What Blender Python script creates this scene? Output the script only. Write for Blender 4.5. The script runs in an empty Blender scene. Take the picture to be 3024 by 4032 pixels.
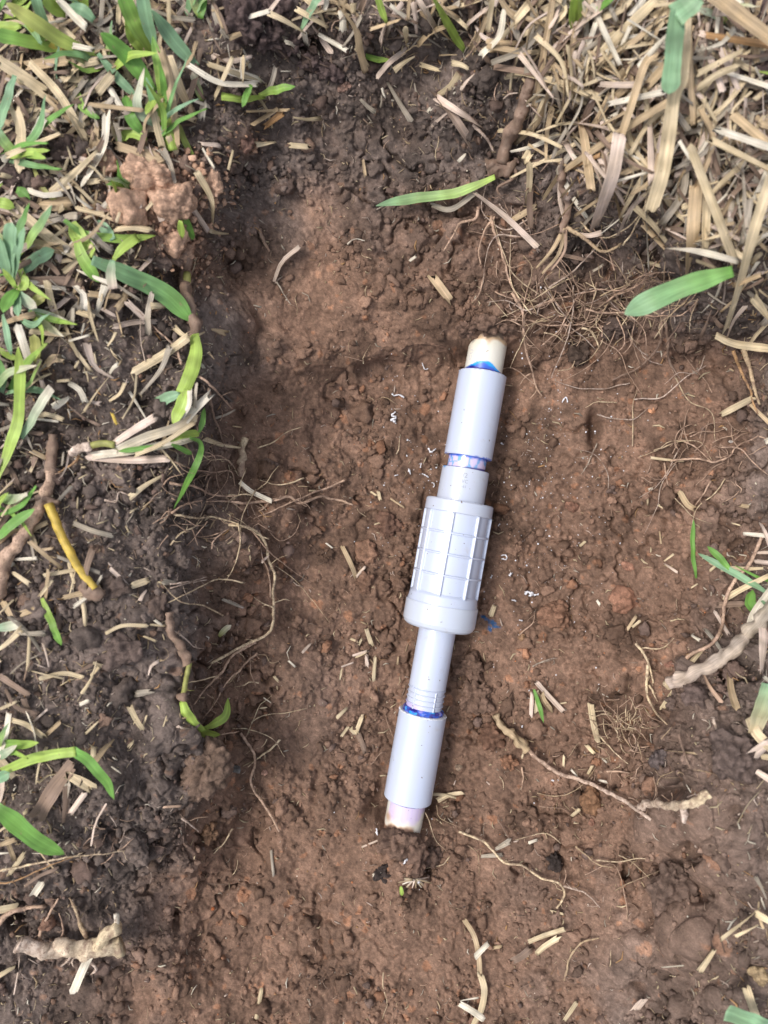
import bpy, bmesh, math, random
import numpy as np
from mathutils import Vector

# ------------------------------------------------------------------ camera, sky, sun, exposure
SC = bpy.context.scene
H = 0.412                 # camera height over the pipe axis (m)
PPM = 7082.0              # photograph pixels per metre at the pipe axis
cam_d = bpy.data.cameras.new('camera'); cam = bpy.data.objects.new('camera', cam_d)
SC.collection.objects.link(cam); SC.camera = cam
cam.location = (0, 0, H)
cam_d.sensor_fit = 'VERTICAL'; cam_d.sensor_height = 36.0
cam_d.lens = 36.0 * H / (4032 / PPM)
cam_d.clip_start = 0.01; cam_d.clip_end = 200
cam_d.dof.use_dof = True; cam_d.dof.focus_distance = H - 0.008
cam_d.dof.aperture_fstop = cam_d.lens / 3.2      # about 3.2 mm entrance pupil, a phone lens

SUN_EL, SUN_AZ = 60, 171      # azimuth measured counter-clockwise from +X: from the left
w = bpy.data.worlds.new('World'); SC.world = w; w.use_nodes = True
nt = w.node_tree; nt.nodes.clear()
sky = nt.nodes.new('ShaderNodeTexSky'); sky.sky_type = 'NISHITA'; sky.sun_disc = False
sky.sun_elevation = math.radians(SUN_EL); sky.sun_rotation = math.radians(90 - SUN_AZ)
sky.dust_density = 3.0; sky.air_density = 1.0
hs = nt.nodes.new('ShaderNodeHueSaturation'); hs.inputs['Saturation'].default_value = 0.42
bg = nt.nodes.new('ShaderNodeBackground'); bg.inputs['Strength'].default_value = 0.15
out = nt.nodes.new('ShaderNodeOutputWorld')
nt.links.new(sky.outputs[0], hs.inputs['Color']); nt.links.new(hs.outputs[0], bg.inputs[0]); nt.links.new(bg.outputs[0], out.inputs[0])
sl = bpy.data.lights.new('sun', 'SUN'); sl.energy = 1.6; sl.angle = math.radians(14); sl.color = (1.0, 0.965, 0.92)
so = bpy.data.objects.new('sun', sl); SC.collection.objects.link(so)
a, e = math.radians(SUN_AZ), math.radians(SUN_EL)
sdir = Vector((math.cos(a) * math.cos(e), math.sin(a) * math.cos(e), math.sin(e)))
so.rotation_euler = sdir.to_track_quat('Z', 'Y').to_euler(); so.location = sdir * 3
SC.view_settings.view_transform = 'Standard'; SC.view_settings.look = 'None'
SC.view_settings.gamma = 1; SC.view_settings.use_curve_mapping = False
SC.view_settings.exposure = 0.48

rng = np.random.default_rng(7); random.seed(7)
f32 = np.float32

# ------------------------------------------------------------------ noise
def hsh(ix, iy, iz, seed):
    h = ix.astype(np.uint32) * np.uint32(374761393) + iy.astype(np.uint32) * np.uint32(668265263) \
        + iz.astype(np.uint32) * np.uint32(2147483647) + np.uint32((seed * 2654435761) & 0xffffffff)
    h = (h ^ (h >> np.uint32(13))) * np.uint32(1274126177)
    h = (h ^ (h >> np.uint32(16))) * np.uint32(2246822519)
    return h ^ (h >> np.uint32(15))
def perl(P, scale, seed=0):
    q = (P / scale).astype(np.float64); i = np.floor(q).astype(np.int64) + (1 << 20); f = (q - (i - (1 << 20))).astype(f32)
    u = f * f * f * (f * (f * 6 - 15) + 10); r = 0
    for dx in (0, 1):
        wx = u[:, 0] if dx else 1 - u[:, 0]
        for dy in (0, 1):
            wy = u[:, 1] if dy else 1 - u[:, 1]
            for dz in (0, 1):
                wz = u[:, 2] if dz else 1 - u[:, 2]
                h = hsh(i[:, 0] + dx, i[:, 1] + dy, i[:, 2] + dz, seed)
                gx = (h & np.uint32(1023)).astype(f32) / 511.5 - 1
                gy = ((h >> np.uint32(10)) & np.uint32(1023)).astype(f32) / 511.5 - 1
                gz = ((h >> np.uint32(20)) & np.uint32(1023)).astype(f32) / 511.5 - 1
                r = r + wx * wy * wz * (gx * (f[:, 0] - dx) + gy * (f[:, 1] - dy) + gz * (f[:, 2] - dz))
    return r * 1.25
def crumbs(P, scale, seed, rmin=.3, rmax=.66):
    """rounded crumbs: height 0..1 and the random number of the crumb on top"""
    q = (P / scale); c = np.floor(q - .5).astype(np.int64) + (1 << 20); best = np.zeros(len(P), f32); bid = np.zeros(len(P), f32)
    for dx in (0, 1):
        for dy in (0, 1):
            for dz in (0, 1):
                ci = c + np.array([dx, dy, dz]); m = ci
                h = hsh(m[:, 0], m[:, 1], m[:, 2], seed)
                j = np.stack([(h & np.uint32(1023)), (h >> np.uint32(10)) & np.uint32(1023), (h >> np.uint32(20)) & np.uint32(1023)], 1).astype(f32) / 1023
                h2 = hsh(m[:, 0], m[:, 1], m[:, 2], seed + 77).astype(np.float64) / 4294967295.
                r = rmin + (rmax - rmin) * h2.astype(f32)
                d = (q - (ci - (1 << 20) + .5 + (j - .5) * .6)).astype(f32)
                v = np.sqrt(np.maximum(0, 1 - (d * d).sum(1) / (r * r))) * r / rmax
                up = v > best; best = np.where(up, v, best); bid = np.where(up, j[:, 0] * .6 + j[:, 2] * .4, bid)
    return best, bid
def sstep(a, b, x): t = np.clip((x - a) / (b - a), 0, 1); return t * t * (3 - 2 * t)

# ------------------------------------------------------------------ materials
def mat_new(name):
    m = bpy.data.materials.new(name); m.use_nodes = True
    return m, m.node_tree, m.node_tree.nodes['Principled BSDF']
def node(nt, t, **k):
    n = nt.nodes.new(t)
    for a_, b_ in k.items(): setattr(n, a_, b_)
    return n
def mixc(nt, fac, a_, b_, mode='MIX'):
    n = node(nt, 'ShaderNodeMix', data_type='RGBA', blend_type=mode)
    for s, v in ((0, fac), (6, a_), (7, b_)):
        if hasattr(v, 'is_output'): nt.links.new(v, n.inputs[s])
        else: n.inputs[s].default_value = v
    return n.outputs[2]
def ramp(nt, src, lo, hi, a_=0., b_=1.):
    n = node(nt, 'ShaderNodeMapRange'); n.inputs[1].default_value = lo; n.inputs[2].default_value = hi
    n.inputs[3].default_value = a_; n.inputs[4].default_value = b_; nt.links.new(src, n.inputs[0]); return n.outputs[0]
def noise(nt, vec, scale, detail=4, rough=.6):
    n = node(nt, 'ShaderNodeTexNoise'); n.inputs['Scale'].default_value = scale; n.inputs['Detail'].default_value = detail
    n.inputs['Roughness'].default_value = rough; nt.links.new(vec, n.inputs['Vector']); return n.outputs['Fac']
def mat_soil():
    m, nt, b = mat_new('soil'); co = node(nt, 'ShaderNodeTexCoord').outputs['Object']
    at = node(nt, 'ShaderNodeAttribute', attribute_name='col')
    n1 = noise(nt, co, 1400, 5, .7); n2 = noise(nt, co, 320, 4, .6); n3 = noise(nt, co, 3500, 2, .6)
    c = mixc(nt, 1.0, at.outputs['Color'], mixc(nt, ramp(nt, n1, .3, .7), (.66, .66, .68, 1), (1.34, 1.32, 1.28, 1)), 'MULTIPLY')
    c = mixc(nt, 1.0, c, mixc(nt, ramp(nt, n2, .3, .7), (.8, .78, .77, 1), (1.2, 1.2, 1.2, 1)), 'MULTIPLY')
    c = mixc(nt, ramp(nt, n3, .68, .74), c, (.36, .24, .17, 1))
    nt.links.new(c, b.inputs['Base Color'])
    nt.links.new(ramp(nt, n2, .35, .65, .72, .95), b.inputs['Roughness'])
    b.inputs['Specular IOR Level'].default_value = .22
    bu = node(nt, 'ShaderNodeBump'); bu.inputs['Strength'].default_value = .9; bu.inputs['Distance'].default_value = .0007
    nt.links.new(n1, bu.inputs['Height']); nt.links.new(bu.outputs[0], b.inputs['Normal']); return m
def mat_fibre(name, rough, trans, spot_col, spot_amt, stripe, spotscale=700, veins=9., lng=60.):
    m, nt, b = mat_new(name)
    at = node(nt, 'ShaderNodeAttribute', attribute_name='col'); uv = node(nt, 'ShaderNodeAttribute', attribute_name='suv')
    mp = node(nt, 'ShaderNodeMapping'); mp.inputs['Scale'].default_value = (veins, lng, 1); nt.links.new(uv.outputs['Vector'], mp.inputs[0])
    st = noise(nt, mp.outputs[0], 1.0, 3, .6); co = node(nt, 'ShaderNodeTexCoord').outputs['Object']
    sp = noise(nt, co, spotscale, 4, .65); lo = noise(nt, co, 110, 2)
    c = mixc(nt, 1.0, at.outputs['Color'], mixc(nt, ramp(nt, st, .3, .7), (1 - stripe,) * 3 + (1,), (1 + stripe,) * 3 + (1,)), 'MULTIPLY')
    c = mixc(nt, ramp(nt, lo, .35, .65, 0, .5), c, mixc(nt, 1.0, c, (.78, .74, .62, 1), 'MULTIPLY'))
    if name == 'root': c = mixc(nt, ramp(nt, noise(nt, co, 260, 5, .7), .45, .62, 0, .75), c, (.20, .125, .09, 1))
    c = mixc(nt, ramp(nt, sp, .72 - spot_amt, .78 - spot_amt * .7, 0, .85), c, spot_col)
    nt.links.new(c, b.inputs['Base Color']); b.inputs['Roughness'].default_value = rough
    b.inputs['Specular IOR Level'].default_value = .4
    bu = node(nt, 'ShaderNodeBump'); bu.inputs['Strength'].default_value = .55; bu.inputs['Distance'].default_value = .0004
    nt.links.new(st, bu.inputs['Height']); nt.links.new(bu.outputs[0], b.inputs['Normal'])
    if trans:
        o = nt.nodes['Material Output']; tr = node(nt, 'ShaderNodeBsdfTranslucent'); nt.links.new(c, tr.inputs['Color'])
        mx = node(nt, 'ShaderNodeMixShader'); mx.inputs[0].default_value = trans
        nt.links.new(b.outputs[0], mx.inputs[1]); nt.links.new(tr.outputs[0], mx.inputs[2]); nt.links.new(mx.outputs[0], o.inputs[0])
    return m
def mat_pvc(name, rough, speck):
    m, nt, b = mat_new(name); at = node(nt, 'ShaderNodeAttribute', attribute_name='col'); co = node(nt, 'ShaderNodeTexCoord').outputs['Object']
    n = noise(nt, co, 420, 2, .5); n2 = noise(nt, co, 60, 3)
    c = mixc(nt, ramp(nt, n, .735, .76, 0, speck), at.outputs['Color'], (.16, .10, .07, 1))
    c = mixc(nt, ramp(nt, n2, .4, .7, 0, .14), c, (.55, .5, .46, 1))
    n5 = noise(nt, co, 95, 6, .75); c = mixc(nt, ramp(nt, n5, .60, .72, 0, .35 * speck), c, (.42, .32, .26, 1))
    nt.links.new(c, b.inputs['Base Color']); nt.links.new(ramp(nt, n2, .3, .7, rough, rough + .1), b.inputs['Roughness'])
    b.inputs['Specular IOR Level'].default_value = .85
    bu = node(nt, 'ShaderNodeBump'); bu.inputs['Strength'].default_value = .12; bu.inputs['Distance'].default_value = .0004
    nt.links.new(noise(nt, co, 260, 3), bu.inputs['Height']); nt.links.new(bu.outputs[0], b.inputs['Normal']); return m
M = dict(soil=mat_soil(),
         leaf=mat_fibre('grass_leaf', .42, .28, (.36, .27, .15, 1), .075, .17, 380, 9.),
         straw=mat_fibre('dry_straw', .7, .12, (.10, .065, .045, 1), .07, .28, 600, 11.),
         root=mat_fibre('root', .75, 0, (.17, .10, .07, 1), .17, .14, 900, 3., 400.),
         pvc=mat_pvc('white_pvc', .15, .8), cement=mat_pvc('blue_cement', .16, 0))

# ------------------------------------------------------------------ mesh building
COL = SC.collection
def mk(name, V, F, mat, col=None, suv=None, parent=None, smooth=True):
    V = np.asarray(V, f32); me = bpy.data.meshes.new(name)
    me.vertices.add(len(V)); me.vertices.foreach_set('co', V.ravel())
    if isinstance(F, np.ndarray): lens = np.full(len(F), F.shape[1], np.int32); idx = F.astype(np.int32).ravel()
    else:
        lens = np.array([len(x) for x in F], np.int32); idx = np.fromiter((j for x in F for j in x), np.int32)
    me.loops.add(len(idx)); me.loops.foreach_set('vertex_index', idx)
    me.polygons.add(len(lens)); st = np.zeros(len(lens), np.int32); st[1:] = np.cumsum(lens)[:-1]
    me.polygons.foreach_set('loop_start', st)
    if smooth: me.polygons.foreach_set('use_smooth', np.ones(len(lens), bool))
    me.update(calc_edges=True)
    if col is not None:
        c = np.ones((len(V), 4), f32); c[:, :3] = col
        me.attributes.new('col', 'FLOAT_COLOR', 'POINT').data.foreach_set('color', c.ravel())
    if suv is not None:
        me.attributes.new('suv', 'FLOAT_VECTOR', 'POINT').data.foreach_set('vector', np.asarray(suv, f32).ravel())
    me.materials.append(mat)
    o = bpy.data.objects.new(name, me); COL.objects.link(o)
    if parent: o.parent = parent
    return o
def tag(o, label=None, cat=None, group=None, kind=None):
    if label: o['label'] = label
    if cat: o['category'] = cat
    if group: o['group'] = group
    if kind: o['kind'] = kind
    return o
def empty(name, loc=(0, 0, 0), rz=0):
    o = bpy.data.objects.new(name, None); COL.objects.link(o); o.location = loc; o.rotation_euler = (0, 0, rz)
    o.empty_display_size = .01; return o
class Bag:
    def __init__(s): s.V, s.F, s.C, s.U, s.n = [], [], [], [], 0
    def add(s, V, F, C, U):
        s.V.append(V); s.F += [tuple(int(i) + s.n for i in f) for f in F] if not isinstance(F, np.ndarray) else []
        s.C.append(np.broadcast_to(C, (len(V), 3))); s.U.append(U); s.n += len(V)
    def build(s, name, mat, parent=None):
        return mk(name, np.concatenate(s.V), s.F, mat, np.concatenate(s.C), np.concatenate(s.U), parent)

# ------------------------------------------------------------------ the lie of the land (heights in mm over the pipe axis)
TX = np.array([-500, 0, 350, 700, 850, 1000, 1300, 1600, 1900, 2200, 2500, 2800, 3024, 3500.])
TY = np.array([-500, 0, 300, 600, 900, 1200, 1400, 1500, 1800, 2100, 2400, 2700, 3000, 3300, 3600, 3900, 4500.])
TZ = np.array([
 [84, 84, 84, 82, 82, 80, 80, 82, 88, 94, 100, 102, 102, 102],
 [85, 85, 85, 80, 77, 72, 71, 77, 85, 92, 98, 100, 100, 100],
 [85, 85, 84, 78, 70, 58, 48, 52, 64, 82, 96, 100, 100, 100],
 [84, 84, 84, 75, 62, 44, 34, 32, 38, 58, 88, 99, 100, 100],
 [84, 84, 82, 74, 54, 34, 24, 21, 25, 36, 68, 97, 99, 100],
 [82, 82, 80, 70, 44, 22, 15, 14, 16, 15, 20, 42, 68, 92],
 [82, 82, 79, 70, 40, 16, 5, 3, 6, 3, 4, 20, 46, 80],
 [80, 80, 78, 70, 36, 12, -3, -12, -13, -3, 2, 18, 42, 75],
 [80, 80, 76, 69, 36, 12, -8, -16, -17, -11, 0, 18, 36, 70],
 [80, 80, 76, 64, 34, 10, -13, -17, -16, -13, -4, 14, 34, 70],
 [80, 80, 75, 60, 28, 6, -14, -17, -16, -13, -3, 22, 48, 75],
 [80, 80, 74, 58, 26, 6, -13, -15, -15, -11, 10, 54, 76, 85],
 [78, 78, 70, 52, 22, 3, -10, -12, -12, -4, 20, 72, 84, 90],
 [73, 73, 62, 36, 12, 2, 0, 5, 1, 3, 25, 74, 86, 92],
 [64, 64, 50, 24, 16, 11, 10, 12, 9, 12, 34, 75, 88, 92],
 [52, 52, 42, 25, 21, 18, 16, 17, 17, 22, 42, 75, 88, 92],
 [52, 52, 45, 34, 30, 28, 26, 26, 26, 32, 40, 76, 88, 92.]])
TC = np.array([0, 350, 700, 1000, 1300, 1600, 1900, 2200, 2500, 2800, 3024.])
TR_ = np.array([0, 300, 600, 900, 1200, 1500, 1800, 2100, 2400, 2700, 3000, 3300, 3600, 3900.])
TD = np.array([     # how much dry straw lies there
 [1, 1, .9, .5, .6, .9, 1, 1, 1, 1, 1], [1, 1, .6, .2, .15, .2, .3, .9, 1, 1, 1],
 [1, 1, .4, .08, .03, .05, .1, .7, 1, 1, 1], [1, .9, .25, .04, .03, .03, .03, .1, .5, 1, 1],
 [1, .8, .3, .02, .01, .01, .02, .02, .04, .4, .8], [.9, .4, .3, .02, .01, .01, .01, .01, .03, .05, .1],
 [.9, .4, .3, .05, .02, .02, .02, .02, .02, .03, .05], [.7, .3, .12, .05, .04, .03, .02, .02, .03, .03, .3],
 [.6, .25, .1, .04, .06, .06, .02, .02, .03, .05, .4], [.5, .25, .1, .04, .06, .06, .03, .03, .04, .1, .3],
 [.5, .2, .08, .03, .03, .03, .03, .03, .03, .05, .2], [.4, .1, .04, .02, .02, .05, .05, .06, .02, .03, .1],
 [.25, .06, .02, .02, .02, .02, .03, .05, .02, .04, .4], [.1, .05, .02, .02, .02, .04, .04, .04, .03, .1, .6]])
def bil(X, Y, T, x, y, sm=True):
    x = np.clip(x, X[0], X[-1]); y = np.clip(y, Y[0], Y[-1])
    i = np.clip(np.searchsorted(X, x) - 1, 0, len(X) - 2); j = np.clip(np.searchsorted(Y, y) - 1, 0, len(Y) - 2)
    u = (x - X[i]) / (X[i + 1] - X[i]); v = (y - Y[j]) / (Y[j + 1] - Y[j])
    if sm: u = u * .45 + .55 * u * u * (3 - 2 * u); v = v * .45 + .55 * v * v * (3 - 2 * v)
    return T[j, i] * (1 - u) * (1 - v) + T[j, i + 1] * u * (1 - v) + T[j + 1, i] * (1 - u) * v + T[j + 1, i + 1] * u * v
def zbase(px, py):
    P = np.stack([px, py, px * 0], 1)
    wx = perl(P, 420, 91) * 180 + perl(P, 190, 92) * 85 + perl(P, 80, 95) * 24; wy = perl(P, 420, 93) * 170 + perl(P, 190, 94) * 75 + perl(P, 80, 96) * 22
    k = sstep(60, 260, np.abs((px - 1753) + (py - 2300) * .177))       # keep the bed of the pipe where it is
    z = bil(TX, TY, TZ, px + wx * k, py + wy * k)
    o = np.maximum(np.maximum(-300 - px, px - 3324), np.maximum(-300 - py, py - 4332))
    return (z + (86 - z) * sstep(0, 1500, o)) / 1000
def unproj(px, py, z):
    k = (H - z) / H / PPM
    return np.stack([(px - 1512) * k, (2016 - py) * k, z + 0 * px], -1)

STEP = 4.75
dx_ = np.arange(-80, 3104, STEP); dy_ = np.arange(-80, 4112, STEP)
def outer(a_, b_, sgn):
    r, d = [], STEP
    x = a_
    while abs(x - b_) > 1 and (b_ - x) * sgn > 0: d *= 1.4; x += sgn * d; r.append(x)
    return np.array(r)
gx = np.concatenate([outer(dx_[0], -180000, -1)[::-1], dx_, outer(dx_[-1], 180000, 1)])
gy = np.concatenate([outer(dy_[0], -180000, -1)[::-1], dy_, outer(dy_[-1], 180000, 1)])
nx, ny = len(gx), len(gy)
PX, PY = np.meshgrid(gx, gy); PX = PX.ravel(); PY = PY.ravel()
zb = zbase(PX, PY)
P0 = unproj(PX, PY, zb)
G = P0.reshape(ny, nx, 3)
tu = np.gradient(G, axis=1); tv = np.gradient(G, axis=0)
N0 = np.cross(tv, tu).reshape(-1, 3); N0 /= np.linalg.norm(N0, axis=1)[:, None]; N0[N0[:, 2] < 0] *= -1
Q = P0 * 1000.0                                           # mm
wq = np.stack([perl(Q, 5, 1), perl(Q, 5, 2), perl(Q, 5, 3)], 1) * 2.6
wq2 = np.stack([perl(Q, 1.9, 4), perl(Q, 1.9, 5), perl(Q, 1.9, 6)], 1) * 1.2
def spots(L, px=None, py=None):                            # soft blobs: (x, y, rx, ry, angle, weight)
    px = PX if px is None else px; py = PY if py is None else py; r = np.zeros(len(px))
    for x, y, rx, ry, an, wt in L:
        c, s = math.cos(math.radians(an)), math.sin(math.radians(an))
        u = ((px - x) * c + (py - y) * s) / rx; v = (-(px - x) * s + (py - y) * c) / ry
        r += wt * np.exp(-(u * u + v * v))
    return r
# smooth, smeared earth against loose crumbly earth
smooth = np.clip(spots([(1300, 1330, 460, 180, 8, 1.2), (1250, 1530, 200, 330, 30, 1.1), (620, 2560, 150, 90, 10, .9), (560, 2760, 200, 120, 0, .8), (330, 2900, 150, 120, 0, .6), (520, 1560, 170, 120, 0, .5), (2780, 3450, 300, 600, 0, .9), (800, 3800, 300, 200, 20, .8), (1800, 3800, 300, 200, 0, .5), (2480, 1500, 260, 130, 30, .9), (1180, 2050, 170, 330, 0, .7),
                 (1050, 3560, 420, 260, 10, .9), (2250, 3650, 330, 300, 0, .8), (1500, 3600, 300, 200, 0, .5), (1250, 1000, 150, 260, 10, .6),
                 (600, 3950, 400, 150, 0, .8), (900, 1180, 160, 90, 0, .8), (2600, 3700, 260, 330, 0, .6), (450, 2520, 260, 160, 0, .5), (2050, 3250, 200, 160, 0, .5)]), 0, 1)
n35 = perl(Q, 34, 11); n14 = perl(Q, 14, 12)
smooth = np.clip(smooth * sstep(-.45, .1, n35 * .6 + n14 * .5 + .2), 0, 1)
cm = np.clip(sstep(-.35, .3, n35 + .35 * n14 + .12) * (1 - .95 * smooth) , 0, 1)
c12, i12 = crumbs(Q + wq * 1.6, 13.0, 21); c6, i6 = crumbs(Q + wq, 6.2, 22); c3, i3 = crumbs(Q + wq2, 3.1, 23); c2, i2 = crumbs(Q + wq2 * .6, 1.7, 24)
d = 4.2 * perl(Q, 48, 31) + 3.0 * perl(Q, 21, 32) + 1.1 * perl(Q, 9.5, 33) + .55 * perl(Q, 4.4, 34) + .3 * perl(Q, 2.1, 35) + .12 * perl(Q, 1.2, 36)
bil_ = lambda sc, sd: np.abs(perl(Q + wq * .8, sc, sd)) - .25
rz = .35 + .65 * cm
d += rz * (3.4 * bil_(13, 101) + 2.3 * bil_(6.5, 102) + 1.5 * bil_(3.4, 103) + .9 * (np.abs(perl(Q, 1.8, 104)) - .25))
d += (c12 * 2.6 * sstep(.45, .9, cm) + c6 * 2.2 * cm * sstep(-.1, .3, n14) + c3 * 1.3 * (.15 + .85 * cm) + c2 * .7 * (.3 + .7 * cm)) - 2.0 * cm
an_ = math.radians(14); sx_ = (Q[:, 0] * math.cos(an_) - Q[:, 1] * math.sin(an_)); sy_ = (Q[:, 0] * math.sin(an_) + Q[:, 1] * math.cos(an_))
d += smooth * (1.1 * perl(np.stack([sx_ * .16, sy_, Q[:, 2] * .6], 1), 5.5, 61) + .45 * perl(np.stack([sx_ * .12, sy_, Q[:, 2]], 1), 2.2, 62) + .35 * perl(Q, 1.5, 63))
rid = np.abs(perl(Q + wq * 1.3, 24, 41) + .22 * perl(Q, 6, 42)); crk = (1 - sstep(.0, .075, rid)) * sstep(-.05, .3, perl(Q, 60, 43))
rid2 = np.abs(perl(Q + wq, 9, 44) + .2 * perl(Q, 3, 45)); crk2 = (1 - sstep(0, .10, rid2)) * sstep(0, .3, perl(Q, 30, 46))
d -= crk * 5.0 + crk2 * 1.6
pit = spots([(1400, 1600, 130, 150, 20, 8), (1150, 1250, 260, 60, 10, 4), (2590, 3420, 60, 30, 0, 8), (2760, 3520, 50, 40, 0, 9), (1000, 3330, 60, 200, 10, 7), (2350, 1900, 120, 60, 10, 4), (2345, 1690, 22, 60, 0, 13), (1225, 185, 45, 28, -30, 20), (60, 3655, 60, 25, 20, 22), (835, 2590, 20, 60, 20, 12), (725, 3050, 30, 60, 20, 15),
             (2720, 2660, 40, 70, 0, 6), (2570, 3620, 26, 70, 30, 9), (2520, 3880, 30, 16, 30, 8), (2640, 3120, 70, 25, -10, 9), (2370, 1040, 75, 45, 20, 8),
             (2700, 950, 80, 60, 0, 8), (2060, 830, 90, 14, 10, 6), (2770, 530, 55, 40, 0, 20), (2640, 1030, 260, 70, 8, 7), (2420, 1000, 120, 50, 15, 6), (1870, 2640, 30, 70, 0, 10), (780, 2700, 14, 120, 8, 6), (1690, 3420, 14, 60, 12, 10), (2900, 2620, 80, 45, 0, 18),
             (480, 330, 60, 40, 0, 14), (260, 500, 60, 40, 0, 14), (2740, 3350, 60, 45, 0, 14), (200, 1250, 50, 60, 0, 12), (2470, 3460, 16, 60, 0, 10), (700, 3630, 12, 40, 0, 8),
             (2250, 3240, 30, 20, 0, 5), (1350, 2900, 40, 20, 0, 5), (2890, 3200, 40, 40, 0, 12), (1240, 3110, 14, 60, 10, 5), (560, 1580, 90, 40, 0, 10), (330, 1660, 50, 25, 0, 10)])
bump = spots([(2560, 3260, 90, 110, 0, 12), (2700, 3700, 130, 110, 0, 16), (2480, 3800, 80, 120, 10, 8), (2850, 3300, 120, 140, 0, 12), (2880, 3920, 120, 90, 0, 12), (640, 2880, 110, 100, 0, 9), (420, 3080, 120, 90, 0, 8), (650, 2300, 80, 110, 0, 7), (1600, 3700, 160, 90, 10, 4), (1100, 2500, 90, 130, 0, 5), (2330, 2750, 100, 90, 0, 5), (1572, 3400, 85, 95, 10, 12), (1555, 3480, 90, 120, 10, 8), (1930, 1215, 130, 55, 8, 5), (2500, 2680, 110, 120, 0, 9), (2600, 3450, 120, 130, 0, 10), (2480, 2950, 90, 90, 0, 8), (790, 3030, 120, 130, 30, 9), (600, 2600, 130, 110, 0, 6), (540, 2480, 130, 90, 0, 5),
              (1300, 300, 130, 80, 0, 6), (900, 120, 120, 90, 0, 8), (1120, 90, 120, 90, 0, 7), (1790, 2620, 70, 90, 20, 6), (1400, 800, 60, 60, 0, 4), (2380, 2450, 110, 90, 0, 4), (550, 3350, 60, 60, 0, 7)])
d += bump * .8 - pit
farm = sstep(200, 1500, np.maximum(np.maximum(-PX, PX - 3024), np.maximum(-PY, PY - 4032)))
pipe_d = np.abs((PX - 1753) + (PY - 2300) * .177) / 1.015
bed = (1 - sstep(95, 190, pipe_d)) * sstep(1330, 1400, PY) * (1 - sstep(3190, 3290, PY))
d = d * (1 - farm * .7)
P1 = P0 + N0 * (d / 1000)[:, None]
lim = -0.0165 - .004 * (pipe_d < 150) * ((PY > 1900) & (PY < 2520))
P1[:, 2] = np.where(bed > 0, np.minimum(P1[:, 2], P1[:, 2] * (1 - bed) + bed * lim), P1[:, 2])
zmm = P1[:, 2] * 1000
# colour of the earth: reddish subsoil, dark humus near the top, single crumbs in their own tone
hum = sstep(12, 50, zmm + 10 * perl(Q, 60, 51) + 8 * perl(Q, 18, 52))
hum = np.clip(hum + spots([(1500, 650, 600, 300, 0, .45), (1100, 900, 200, 200, 0, .2), (1250, 2750, 200, 350, 0, .25), (2100, 3500, 130, 200, 0, .3), (2750, 1250, 300, 120, 0, .5)]) - spots([(1250, 3950, 500, 300, 0, .3), (700, 3900, 500, 200, 0, .4), (2700, 3500, 350, 700, 0, .65), (2600, 2800, 150, 200, 0, .3), (1300, 1050, 130, 260, 10, .35)]), 0, 1)
sub = np.array([.222, .137, .096]); top = np.array([.172, .134, .116])
colr = sub * (1 - hum[:, None]) + top * hum[:, None]
lite = np.clip(sstep(.1, .5, perl(Q, 40, 53) + .4 * perl(Q, 9, 54)), 0, 1) * (1 - .6 * hum)
dark = np.clip(sstep(.12, .5, perl(Q, 30, 55) + .5 * perl(Q, 8, 56)), 0, 1)
colr *= (1 + .34 * lite - .36 * dark + .12 * smooth)[:, None]
ton = (i12 - .5) * .35 * (c12 > 0) + (i6 - .5) * .6 * (c6 > .15) + (i3 - .5) * .5 * (c3 > .2) + (i2 - .5) * .35
colr *= (1 + ton)[:, None]
org = ((i3 > .86) & (c3 > .3)) | ((i6 > .9) & (c6 > .4))
colr = np.where(org[:, None], colr * np.array([1.2, 1.02, .88]), colr)
sandy = np.clip(spots([(640, 790, 150, 170, 0, 1), (770, 1030, 60, 110, -20, .7), (970, 560, 50, 60, 0, .5), (1250, 830, 60, 90, 0, .6), (1270, 1060, 60, 120, 10, .5), (2950, 280, 150, 150, 0, .3)]) , 0, 1)
colr = colr * (1 - sandy[:, None]) + np.array([.46, .28, .19]) * (.8 + .5 * i3)[:, None] * sandy[:, None]
blu = sstep(.35, .8, spots([(1940, 2455, 22, 13, 50, 1), (1928, 2480, 9, 18, 0, .8), (1905, 2432, 20, 9, 30, .8), (1960, 2470, 20, 8, 0, .5)]) * (1 + 1.3 * perl(Q, 1.6, 57)))
colr = colr * (1 - blu[:, None] * .85) + np.array([.01, .10, .26]) * blu[:, None] * .85
lawn = farm[:, None]; colr = colr * (1 - lawn) + np.array([.20, .19, .085]) * (1 + .5 * perl(Q, 25, 58))[:, None] * lawn
colr = np.clip(colr, .004, .9)
ii = np.arange(nx * ny).reshape(ny, nx)
Fq = np.stack([ii[:-1, :-1], ii[1:, :-1], ii[1:, 1:], ii[:-1, 1:]], -1).reshape(-1, 4)
tag(mk('ground', P1, Fq, M['soil'], colr), 'dug brown earth of the hole with dark crumbly topsoil round its rim', None, None, 'structure')

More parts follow.
